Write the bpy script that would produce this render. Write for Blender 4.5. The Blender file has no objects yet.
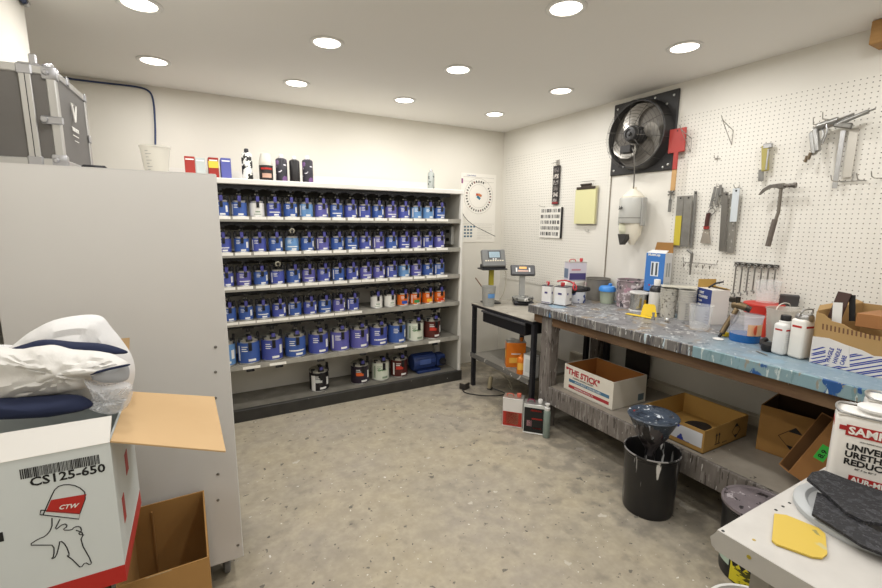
import bpy, bmesh, math, random
from math import sin, cos, pi, radians, sqrt, atan2
from mathutils import Vector, Matrix, noise
random.seed(7)
SC = bpy.context.scene
COL = SC.collection

# ------------------------------------------------------------------ camera
FPX = 437.13
RM = Matrix(((0.87352, 0.07023, -0.48169), (-0.48670, 0.14625, -0.86122), (0.00898, 0.98675, 0.16196)))
EYE = Vector((0, 0, 1.6))
def _orth(m):
    x = Vector((m[0][0], m[1][0], m[2][0])).normalized()
    z = Vector((m[0][2], m[1][2], m[2][2])); z = (z - x * z.dot(x)).normalized()
    y = z.cross(x)
    return Matrix(((x[0], y[0], z[0]), (x[1], y[1], z[1]), (x[2], y[2], z[2])))
RM = _orth(RM)
cam_d = bpy.data.cameras.new('camera'); cam = bpy.data.objects.new('camera', cam_d); COL.objects.link(cam)
cam.matrix_world = Matrix.Translation(EYE) @ RM.to_4x4()
cam_d.sensor_fit = 'HORIZONTAL'; cam_d.sensor_width = 36.0; cam_d.lens = 36.0 * FPX / 882
cam_d.clip_start = 0.05
SC.camera = cam
# survey helpers: where a sight line of the survey meets a real surface (a height, a wall, a shelf front)
def _ray(u, v): return RM @ Vector((u - 441, 294 - v, -FPX))
def PZ(u, v, z): d = _ray(u, v); return EYE + d * ((z - EYE.z) / d.z)
def PX(u, v, x): d = _ray(u, v); return EYE + d * (x / d.x)
def PY(u, v, y): d = _ray(u, v); return EYE + d * (y / d.y)
def MPP(p):                                     # metres per pixel of the survey at a point
    return abs((RM.transposed() @ (Vector(p) - EYE)).z) / FPX

# ------------------------------------------------------------------ world, exposure, lights
w = bpy.data.worlds.new('world'); SC.world = w; w.use_nodes = True
w.node_tree.nodes['Background'].inputs[0].default_value = (1, 0.97, 0.92, 1)
w.node_tree.nodes['Background'].inputs[1].default_value = 0.35
SC.view_settings.view_transform = 'Standard'; SC.view_settings.look = 'None'
SC.view_settings.gamma = 1.0; SC.view_settings.exposure = 0.0
LIGHT_W = 5.7
CEIL = 2.588
LIGHTS = [(x, y) for y in (3.47, 2.625, 1.66, 0.75, -0.2, -1.1) for x in (-0.15, 0.722, 1.58, 2.49)]
for (x, y) in LIGHTS:
    ld = bpy.data.lights.new('downlight_lamp', 'AREA'); ld.shape = 'DISK'; ld.size = 0.13
    ld.energy = LIGHT_W * (1.0 if y > 1 else 0.62); ld.color = (1.0, 0.985, 0.962)
    lo = bpy.data.objects.new('downlight_lamp', ld); lo.location = (x, y, CEIL - 0.022); COL.objects.link(lo)

# ------------------------------------------------------------------ materials
def lin(c):
    if isinstance(c, str):
        c = tuple(int(c[i:i + 2], 16) / 255 for i in (0, 2, 4))
    return tuple(((x + 0.055) / 1.055) ** 2.4 if x > 0.04045 else x / 12.92 for x in c) + (1,)
MC = {}
def mat(name, col, rough=0.6, metal=0.0, var=None, splats=(), bump=0, bscale=60, trans=0, alpha=1.0, ior=1.45, emit=None, stretch=(1, 1, 1), coat=0, spec=None, vr=.22):
    """var=(colour, scale, amount); splats=[(colour, scale, threshold, (sx,sy,sz))]"""
    if name in MC: return MC[name]
    m = bpy.data.materials.new(name); m.use_nodes = True; nt = m.node_tree; N = nt.nodes; L = nt.links
    b = N['Principled BSDF']; b.inputs['Roughness'].default_value = rough; b.inputs['Metallic'].default_value = metal
    b.inputs['IOR'].default_value = ior
    if spec is not None: b.inputs['Specular IOR Level'].default_value = spec
    if trans: b.inputs['Transmission Weight'].default_value = trans
    if coat: b.inputs['Coat Weight'].default_value = coat
    b.inputs['Alpha'].default_value = alpha
    tc = N.new('ShaderNodeTexCoord')
    def mapped(s):
        mp = N.new('ShaderNodeMapping'); mp.inputs['Scale'].default_value = s; L.new(tc.outputs['Object'], mp.inputs[0]); return mp.outputs[0]
    cur = None
    def mix(fac, c1, c2, c1link=None):
        mx = N.new('ShaderNodeMix'); mx.data_type = 'RGBA'
        if c1link is not None: L.new(c1link, mx.inputs[6])
        else: mx.inputs[6].default_value = lin(c1)
        mx.inputs[7].default_value = lin(c2)
        L.new(fac, mx.inputs[0]); return mx.outputs[2]
    def noise_fac(scale, lo, hi, s, detail=4):
        nz = N.new('ShaderNodeTexNoise'); nz.inputs['Scale'].default_value = scale; nz.inputs['Detail'].default_value = detail
        L.new(mapped(s), nz.inputs['Vector'])
        mr = N.new('ShaderNodeMapRange'); mr.inputs[1].default_value = lo; mr.inputs[2].default_value = hi
        L.new(nz.outputs['Fac'], mr.inputs[0]); return mr.outputs[0]
    if var:
        vs = var if isinstance(var, list) else [var]
        for (c2, sc, am) in vs:
            f = noise_fac(sc, 0.5 - vr, 0.5 + vr, stretch, 8)
            ml = N.new('ShaderNodeMath'); ml.operation = 'MULTIPLY'; ml.inputs[1].default_value = am; L.new(f, ml.inputs[0])
            cur = mix(ml.outputs[0], col, c2, cur)
    for sp in splats:
        c2, sc, th = sp[:3]; s = sp[3] if len(sp) > 3 else (1, 1, 1)
        f = noise_fac(sc, th, th + 0.015, s, 7)
        cur = mix(f, col, c2, cur)
    if cur is not None: L.new(cur, b.inputs['Base Color'])
    else: b.inputs['Base Color'].default_value = lin(col)
    if emit: b.inputs['Emission Color'].default_value = lin(emit[0]); b.inputs['Emission Strength'].default_value = emit[1]
    if bump:
        nz = N.new('ShaderNodeTexNoise'); nz.inputs['Scale'].default_value = bscale; nz.inputs['Detail'].default_value = 5
        L.new(mapped(stretch), nz.inputs['Vector'])
        bp = N.new('ShaderNodeBump'); bp.inputs['Strength'].default_value = bump; bp.inputs['Distance'].default_value = 0.01
        L.new(nz.outputs['Fac'], bp.inputs['Height']); L.new(bp.outputs[0], b.inputs['Normal'])
    MC[name] = m; return m

def mat_pegboard():
    m = mat('pegboard', 'E6E3DB', 0.55, var=('E0DCD2', 1.2, 0.5))
    nt = m.node_tree; N = nt.nodes; L = nt.links; b = N['Principled BSDF']
    tc = N.new('ShaderNodeTexCoord'); sx = N.new('ShaderNodeSeparateXYZ'); L.new(tc.outputs['Object'], sx.inputs[0])
    sq = []
    for o in (1, 2):
        a = N.new('ShaderNodeMath'); a.operation = 'MULTIPLY'; a.inputs[1].default_value = 1 / 0.0254; L.new(sx.outputs[o], a.inputs[0])
        f = N.new('ShaderNodeMath'); f.operation = 'FRACT'; L.new(a.outputs[0], f.inputs[0])
        s = N.new('ShaderNodeMath'); s.operation = 'SUBTRACT'; s.inputs[1].default_value = 0.5; L.new(f.outputs[0], s.inputs[0])
        p = N.new('ShaderNodeMath'); p.operation = 'MULTIPLY'; L.new(s.outputs[0], p.inputs[0]); L.new(s.outputs[0], p.inputs[1]); sq.append(p)
    ad = N.new('ShaderNodeMath'); ad.operation = 'ADD'; L.new(sq[0].outputs[0], ad.inputs[0]); L.new(sq[1].outputs[0], ad.inputs[1])
    lt = N.new('ShaderNodeMath'); lt.operation = 'LESS_THAN'; lt.inputs[1].default_value = 0.015; L.new(ad.outputs[0], lt.inputs[0])
    old = b.inputs['Base Color'].links[0].from_socket
    mx = N.new('ShaderNodeMix'); mx.data_type = 'RGBA'; L.new(old, mx.inputs[6]); mx.inputs[7].default_value = lin('7E7970')
    L.new(lt.outputs[0], mx.inputs[0]); L.new(mx.outputs[2], b.inputs['Base Color'])
    return m

# ------------------------------------------------------------------ mesh builder
class MB:
    def __init__(s): s.bm = bmesh.new(); s.smooth = False
    def box(s, c, d, b=0.0, rot=None, seg=1):
        """box centred at c with full size d, optional bevel and rotation matrix/euler"""
        m = Matrix.Translation(Vector(c))
        if rot is not None:
            if not isinstance(rot, Matrix):
                from mathutils import Euler
                rot = Euler(rot).to_matrix()
            m = m @ rot.to_4x4()
        m = m @ Matrix.Diagonal((d[0], d[1], d[2], 1))
        r = bmesh.ops.create_cube(s.bm, size=1, matrix=m)
        if b > 0:
            es = set()
            for v in r['verts']: es.update(v.link_edges)
            bmesh.ops.bevel(s.bm, geom=list(es), offset=b, segments=seg, affect='EDGES', profile=0.5)
        return s
    def bb(s, lo, hi, b=0.0):
        return s.box([(lo[i] + hi[i]) / 2 for i in range(3)], [abs(hi[i] - lo[i]) for i in range(3)], b)
    def lathe(s, prof, c=(0, 0, 0), n=28, axis=None, a0=0, a1=2 * pi):
        """profile [(r,z)...] revolved about z (or axis matrix)"""
        M = Matrix.Translation(Vector(c)) @ (axis.to_4x4() if axis is not None else Matrix.Identity(4))
        full = abs(a1 - a0 - 2 * pi) < 1e-6
        rings = []
        for (r, z) in prof:
            if r < 1e-6: rings.append([s.bm.verts.new(M @ Vector((0, 0, z)))]); continue
            k = n if full else n + 1
            rings.append([s.bm.verts.new(M @ Vector((r * cos(a0 + (a1 - a0) * i / n), r * sin(a0 + (a1 - a0) * i / n), z))) for i in range(k)])
        for A, B in zip(rings, rings[1:]):
            cnt = n if full else n
            for i in range(cnt):
                j = (i + 1) % n if full else i + 1
                try:
                    if len(A) == 1 and len(B) == 1: continue
                    if len(A) == 1: s.bm.faces.new((A[0], B[j], B[i]))
                    elif len(B) == 1: s.bm.faces.new((A[i], A[j], B[0]))
                    else: s.bm.faces.new((A[i], A[j], B[j], B[i]))
                except ValueError: pass
        return s
    def cyl(s, p0, p1, r0, r1=None, n=16, cap=True):
        r1 = r0 if r1 is None else r1
        p0 = Vector(p0); p1 = Vector(p1); d = p1 - p0; L = d.length
        q = d.to_track_quat('Z', 'Y').to_matrix()
        prof = [(r0, 0), (r1, L)]
        if cap: prof = [(0, 0)] + prof + [(0, L)]
        return s.lathe(prof, p0, n, q)
    def tube(s, pts, r, n=8, sm=0):
        pts = [Vector(p) for p in pts]
        for _ in range(sm):
            q = [pts[0]]
            for a, b in zip(pts, pts[1:]): q += [a * .75 + b * .25, a * .25 + b * .75]
            q.append(pts[-1]); pts = q
        rings = []
        for i, p in enumerate(pts):
            t = (pts[min(i + 1, len(pts) - 1)] - pts[max(i - 1, 0)])
            if t.length < 1e-9: t = Vector((0, 0, 1))
            q = t.to_track_quat('Z', 'Y').to_matrix()
            if i == 0: x = q @ Vector((1, 0, 0))
            t.normalize(); x = (x - t * x.dot(t))
            if x.length < 1e-6: x = q @ Vector((1, 0, 0))
            x.normalize(); y = t.cross(x)
            rings.append([s.bm.verts.new(p + (x * cos(2 * pi * k / n) + y * sin(2 * pi * k / n)) * r) for k in range(n)])
        for A, B in zip(rings, rings[1:]):
            for k in range(n): s.bm.faces.new((A[k], A[(k + 1) % n], B[(k + 1) % n], B[k]))
        s.bm.faces.new(rings[0][::-1]); s.bm.faces.new(rings[-1]); return s
    def prism(s, poly, o, ex, ey, depth):
        """2-D outline poly in the plane (o; ex, ey), extruded by depth along ex x ey"""
        o = Vector(o); ex = Vector(ex); ey = Vector(ey); nz = ex.cross(ey).normalized()
        A = [s.bm.verts.new(o + ex * p[0] + ey * p[1]) for p in poly]
        B = [s.bm.verts.new(o + ex * p[0] + ey * p[1] + nz * depth) for p in poly]
        n = len(poly)
        s.bm.faces.new(A[::-1]); s.bm.faces.new(B)
        for i in range(n): s.bm.faces.new((A[i], A[(i + 1) % n], B[(i + 1) % n], B[i]))
        return s
    def patch(s, r, a0, a1, z0, z1, n=6, t=0.0006):
        """curved label patch on a cylinder, thin but solid; angle 0 faces -y"""
        P = lambda rr, a, z: s.bm.verts.new((rr * sin(a), -rr * cos(a), z))
        for i in range(n):
            b0 = a0 + (a1 - a0) * i / n; b1 = a0 + (a1 - a0) * (i + 1) / n
            s.bm.faces.new((P(r + t, b0, z0), P(r + t, b1, z0), P(r + t, b1, z1), P(r + t, b0, z1)))
        return s
    def pillow(s, outline, place, depth, rings=9, wr=0.01, ws=9, seed=0, n=72):
        """soft mass with the given 2-D outline, inflated by depth to both sides, wrinkled"""
        per = []
        m = len(outline)
        # resample closed outline (Catmull)
        for i in range(n):
            t = i / n * m; k = int(t); f = t - k
            p = [Vector(outline[(k + j - 1) % m]) for j in range(4)]
            per.append(0.5 * ((2 * p[1]) + (-p[0] + p[2]) * f + (2 * p[0] - 5 * p[1] + 4 * p[2] - p[3]) * f * f + (-p[0] + 3 * p[1] - 3 * p[2] + p[3]) * f ** 3))
        c = sum(per, Vector((0, 0))) / n
        def make(sign):
            R = []
            for j in range(rings + 1):
                t = 1 - j / rings
                row = []
                for q in (per if t > 0 else [c]):
                    w2 = c + (q - c) * t
                    d = sqrt(max(0, 1 - t * t)) * depth * sign
                    x, y, z = w2.x, d, w2.y
                    nn = noise.noise(Vector((x * ws * 0.5 + seed, y * ws, z * ws * 1.6)))
                    fold = sin((x * 2 + z * 3.5 + nn * 0.35 * ws / 9) * ws * 2.2 + seed) * 0.5
                    off = (nn + fold * 0.6) * wr * min(1, (1 - t) * 4)
                    row.append(s.bm.verts.new(place(x, d + off * sign, z + off * 0.4)))
                R.append(row)
            return R
        F = make(-1); B = make(1)
        for R, sg in ((F, 0), (B, 1)):
            for A, Bq in zip(R, R[1:]):
                for i in range(n):
                    j = (i + 1) % n
                    vs = (A[i], A[j], Bq[0]) if len(Bq) == 1 else (A[i], A[j], Bq[j], Bq[i])
                    s.bm.faces.new(vs if not sg else vs[::-1])
        bmesh.ops.remove_doubles(s.bm, verts=F[0] + B[0], dist=1e-5)
        return s
    def mesh(s, name, m, smooth=False, recalc=True):
        if recalc: bmesh.ops.recalc_face_normals(s.bm, faces=s.bm.faces)
        me = bpy.data.meshes.new(name); s.bm.to_mesh(me); s.bm.free()
        if smooth:
            for p in me.polygons: p.use_smooth = True
            try: me.set_sharp_from_angle(angle=radians(38))
            except Exception: pass
        me.materials.append(m); return me
    def build(s, name, m, parent=None, smooth=False, loc=None, recalc=True):
        o = bpy.data.objects.new(name, s.mesh(name, m, smooth, recalc)); COL.objects.link(o)
        if parent: o.parent = parent
        if loc: o.location = loc
        return o

def thing(name, label, cat, loc=(0, 0, 0), rz=0, group=None):
    o = bpy.data.objects.new(name, None); COL.objects.link(o); o.empty_display_size = 0.05
    o.location = loc; o.rotation_euler = (0, 0, rz); o['label'] = label; o['category'] = cat
    if group: o['group'] = group
    return o
def tag(o, label, cat, group=None):
    o['label'] = label; o['category'] = cat
    if group: o['group'] = group
    return o
def struct(name, mb, m, parent=None, smooth=False):
    o = mb.build(name, m, parent, smooth); o['kind'] = 'structure'; return o
def text(s, size, m, parent, o, right, up, name='lettering', align='LEFT', ext=0.0004, bold=0.0, sx=1.0, shear=0.0):
    cu = bpy.data.curves.new('t', 'FONT'); cu.body = s; cu.size = size; cu.align_x = align; cu.extrude = ext; cu.offset = bold * size
    cu.resolution_u = 2; cu.shear = shear
    to = bpy.data.objects.new('t', cu); COL.objects.link(to)
    dg = bpy.context.evaluated_depsgraph_get()
    me = bpy.data.meshes.new_from_object(to.evaluated_get(dg)); bpy.data.objects.remove(to); bpy.data.curves.remove(cu)
    r = Vector(right).normalized(); u = Vector(up).normalized(); nn = r.cross(u); o = Vector(o) + nn * (ext + 0.0003)
    M = Matrix(((r[0] * sx, u[0], nn[0], o[0]), (r[1] * sx, u[1], nn[1], o[1]), (r[2] * sx, u[2], nn[2], o[2]), (0, 0, 0, 1)))
    me.transform(M); me.materials.clear(); me.materials.append(m)
    ob = bpy.data.objects.new(name, me); COL.objects.link(ob)
    if parent: ob.parent = parent
    return ob
CACHE = {}
def cpart(name, key, fn, m, parent, smooth=False):
    """a part whose mesh is shared between equal things"""
    k = (name, key, m.name)
    if k not in CACHE:
        mb = MB(); fn(mb); CACHE[k] = mb.mesh(name, m, smooth)
    o = bpy.data.objects.new(name, CACHE[k]); COL.objects.link(o); o.parent = parent; return o

# common materials
WHITE = mat('white_paint', 'E9E6DF', 0.5)
WPLAS = mat('white_plastic', 'DEDDDA', 0.35)
BLACK = mat('black_plastic', '17171A', 0.4)
DARK = mat('dark_metal', '26262A', 0.45, 0.3)
STEEL = mat('steel', 'B5B5B5', 0.3, 0.9, var=('8E8E8C', 30, 0.4))
STEELD = mat('dull_steel', '8B8A86', 0.45, 0.7, var=('5F5C56', 25, 0.5))
WIRE = mat('zinc_wire', 'A5A29C', 0.4, 0.8)
CARD = mat('cardboard', 'B08B5C', 0.8, var=('9E7A4C', 6, 0.5), bump=0.05, bscale=40)
CARDL = mat('light_cardboard', 'BFA076', 0.8, var=('B3946A', 5, 0.5))
CARDI = mat('inner_cardboard', '99703E', 0.85, var=('86602F', 5, 0.5))
RED = mat('red_print', 'B3261F', 0.5)
BLUEP = mat('blue_print', '2C3E93', 0.5)
INK = mat('black_ink', '161616', 0.6)
CLEAR = mat('clear_plastic', 'F2F4F4', 0.12, trans=0.0, alpha=0.20, ior=1.45)
CLEAR2 = mat('cloudy_plastic', 'E6E6E2', 0.3, alpha=0.62)
RUBBER = mat('grey_rubber', '6E6E6E', 0.7)

# ------------------------------------------------------------------ setting
XR, YB, XL = 3.077, 4.10, -0.61
floor_m = mat('concrete_floor', 'A0978A', 0.62, var=[('8F887B', 1.1, 0.7), ('ADA081', 1.9, 0.55), ('8A8478', 6.0, 0.4), ('BDB29C', 13, 0.4), ('8E8675', 40, .3)],
              splats=[('B9B2A4', 5.0, 0.69), ('6A655B', 17.0, 0.665), ('D5D1C7', 42.0, 0.69), ('4A4641', 30.0, 0.685), ('8C9CA4', 3.1, 0.735)], bump=0.12, bscale=25, vr=.13)
wall_m = mat('cream_wall_paint', 'E3DFD5', 0.6, var=('DCD7CB', 1.5, 0.5), bump=0.02, bscale=90)
wallr_m = mat('pale_wall_paint', 'E5E2DA', 0.6, var=('DEDAD0', 2.0, 0.5), bump=0.02, bscale=90)
ceil_m = mat('ceiling_paint', 'F0EEEA', 0.75, var=('EAE8E3', 0.8, 0.4))
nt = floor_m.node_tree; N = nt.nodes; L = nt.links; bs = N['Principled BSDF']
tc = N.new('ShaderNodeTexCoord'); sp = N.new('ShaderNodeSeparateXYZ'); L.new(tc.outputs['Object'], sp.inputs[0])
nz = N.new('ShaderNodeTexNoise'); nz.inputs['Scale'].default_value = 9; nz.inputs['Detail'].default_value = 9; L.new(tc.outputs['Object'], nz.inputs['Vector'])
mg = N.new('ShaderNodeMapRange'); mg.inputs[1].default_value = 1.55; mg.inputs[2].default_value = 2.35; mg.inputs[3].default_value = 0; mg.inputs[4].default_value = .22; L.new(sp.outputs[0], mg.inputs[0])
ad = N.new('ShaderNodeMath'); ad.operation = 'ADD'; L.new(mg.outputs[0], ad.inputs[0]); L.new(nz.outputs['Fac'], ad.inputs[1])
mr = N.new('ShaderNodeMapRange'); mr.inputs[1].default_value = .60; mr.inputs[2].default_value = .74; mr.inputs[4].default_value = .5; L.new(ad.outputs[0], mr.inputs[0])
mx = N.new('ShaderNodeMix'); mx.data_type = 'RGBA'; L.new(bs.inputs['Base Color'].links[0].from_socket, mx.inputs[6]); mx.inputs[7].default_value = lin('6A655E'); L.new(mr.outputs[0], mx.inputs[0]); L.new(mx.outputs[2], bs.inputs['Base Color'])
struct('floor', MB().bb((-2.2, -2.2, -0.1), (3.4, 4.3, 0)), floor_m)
struct('ceiling', MB().bb((-2.2, -2.2, CEIL), (3.4, 4.3, CEIL + 0.1)), ceil_m)
struct('wall_back', MB().bb((-2.2, YB, 0), (3.4, YB + 0.12, CEIL)), wall_m)
struct('wall_right', MB().bb((XR, -2.2, 0), (XR + 0.12, YB, CEIL)), wallr_m)
struct('wall_left', MB().bb((XL - 0.12, -2.1, 0), (XL, 2.84, CEIL)), wall_m)
struct('wall_alcove', MB().bb((-2.2, 2.72, 0), (XL - 0.12, 2.84, CEIL)), wall_m)
struct('wall_alcove_side', MB().bb((-2.2, 2.84, 0), (-2.1, YB, CEIL)), wall_m)
struct('wall_front', MB().bb((XL - 0.12, -2.2, 0), (XR, -2.1, CEIL)), wall_m)
peg = mat_pegboard()
b1 = MB().bb((XR - 0.006, 2.60, 0.97), (XR, 4.035, 2.30)); struct('trim_1', b1, peg)
b2 = MB().bb((XR - 0.006, 0.05, 0.97), (XR, 2.04, 2.36)); struct('trim_2', b2, peg)
struct('trim_3', MB().bb((XR - 0.008, 2.592, 0.97), (XR, 2.60, 2.30)), mat('seam', '8F887C', 0.6))
struct('baseboard_right', MB().bb((XR - 0.05, 0.0, 0.0), (XR, 2.9, 0.40)), mat('ledge_paint', 'CFC8B8', 0.7))
# timber block under the ceiling at the right
p = PX(876, 8, 3.0)
tag(MB().bb((2.95, 0.80, 2.475), (XR, 1.005, 2.585), 0.004).build('timber_block', mat('raw_timber', 'B78E5A', 0.7, var=('9A7444', 8, 0.6), stretch=(1, 1, 8))),
    'raw timber block fixed under the ceiling above the right pegboard', 'timber')

# downlights
for i, (x, y) in enumerate(LIGHTS[:16]):
    vis = y > 0.8
    if not vis: pass
    side = {0: 'far left', 1: 'middle left', 2: 'middle right', 3: 'right'}[i % 4]
    row = {0: 'row nearest the paint rack', 1: 'second row from the paint rack', 2: 'third row from the paint rack', 3: 'fourth row from the paint rack'}[i // 4]
    
    t = thing('recessed_light', 'recessed ceiling light, %s one in the %s' % (side, row), 'ceiling light', (x, y, CEIL), 0, 'recessed ceiling lights')
    cpart('trim_ring', 'l', lambda m: m.lathe([(0.070, 0), (0.096, 0), (0.096, -0.004), (0.088, -0.009), (0.074, -0.006), (0.070, 0)], n=36), WPLAS, t, True)
    cpart('diffuser', 'l', lambda m: m.lathe([(0, -0.003), (0.0735, -0.003), (0.0735, -0.001), (0, -0.001)], n=36), mat('glowing_diffuser', 'FFFFFF', 0.5, emit=('FFF6E8', 6)), t)

# ------------------------------------------------------------------ paint mixing rack on the back wall
rackm = mat('rack_enamel', 'BDBAB2', 0.45, var=('A8A59C', 4, 0.4))
rackw = mat('rack_white_post', 'E4E1DA', 0.4)
rackg = mat('rack_grimy_shelf', '8A867C', 0.6, var=('5E5A52', 9, 0.6), splats=[('D8D4CA', 38, 0.72)])
rackb = mat('rack_black_rail', '2A2926', 0.55, var=('3C3A36', 12, 0.6), splats=[('A7A39A', 40, 0.73)])
RX0, RX1, RY0, RY1 = -0.16, 2.285, 3.67, 4.07
rack = thing('paint_mixing_rack', 'tall grey enamel paint mixing rack full of blue tins against the back wall', 'rack', ((RX0 + RX1) / 2, RY0, 0))
rack_o = Vector(rack.location)
def RB(): return MB()
class Off(MB):
    def __init__(s, o): super().__init__(); s.o = Vector(o)
    def bb(s, lo, hi, b=0.0): return MB.bb(s, Vector(lo) - s.o, Vector(hi) - s.o, b)
R_ = lambda: Off(rack_o)
R_().bb((RX1 - 0.02, RY0 + 0.03, 0.02), (RX1, RY1, 1.87)).build('side_panel', mat('rack_side', 'B9B6AC', 0.5), rack)
R_().bb((RX0, RY0 + 0.03, 0.02), (RX0 + 0.02, RY1, 1.87)).build('side_panel', rackm, rack)
R_().bb((RX1 - 0.022, RY0, 0.09), (RX1 + 0.004, RY0 + 0.03, 1.90), 0.002).build('post', rackw, rack)
R_().bb((RX1 - 0.10, RY1 - 0.04, 0.1), (RX1 - 0.06, RY1, 1.85)).build('post', rackw, rack)
R_().bb((RX0, RY0, 0.02), (RX0 + 0.03, RY0 + 0.03, 1.90), 0.002).build('post', rackw, rack)
R_().bb((RX0, RY0 - 0.006, 1.868), (RX1 + 0.004, RY1, 1.908), 0.004).build('top_panel', rackw, rack)
R_().bb((RX0, RY1, 1.86), (2.14, RY1 + 0.02, 2.0)).build('back_rail', rackw, rack)
ROWS = [1.625, 1.353, 1.090, 0.817, 0.462]
for i, z in enumerate(ROWS):
    R_().bb((RX0 + 0.02, RY0, z - 0.03), (RX1 - 0.022, RY1 - 0.02, z)).build('shelf', rackg if i == 4 else mat('rack_shelf', '9B978C', 0.55, var=('74706A', 8, 0.5)), rack)
    R_().bb((RX0 + 0.02, RY0 - 0.004, z - 0.034), (RX1 - 0.022, RY0, z + 0.006)).build('shelf_lip', mat('shelf_lip', 'A8A59B', 0.5, var=('6C6860', 14, 0.6)), rack)
R_().bb((RX0, RY0, 0.06), (RX1, RY1, 0.095)).build('shelf', rackg, rack)
R_().bb((RX0 - 0.01, RY0 - 0.02, 0.0), (RX1 + 0.01, RY0 + 0.02, 0.10), 0.003).build('base_rail', rackb, rack)
# drive bars with a coupling over each tin
TOPS = [1.868, 1.595, 1.323, 1.060, 0.787]
for i, z in enumerate(TOPS):
    R_().bb((RX0 + 0.02, RY0 + 0.04, z - 0.028), (RX1 - 0.12, RY0 + 0.10, z)).build('drive_bar', DARK, rack)
    R_().bb((RX0 + 0.02, RY0 + 0.22, z - 0.07), (RX1 - 0.12, RY0 + 0.27, z)).build('drive_bar', mat('bar_brown', '3A3731', 0.6), rack)
R_().bb((2.225, RY0 + 0.11, 1.38), (2.262, RY0 + 0.25, 1.56), 0.004).build('outlet_box', mat('outlet_grey', '9C9B95', 0.5), rack)
for zz in (1.43, 1.51):
    R_().bb((2.222, RY0 + 0.15, zz - 0.015), (2.226, RY0 + 0.21, zz + 0.015)).build('socket', INK, rack)

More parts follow.
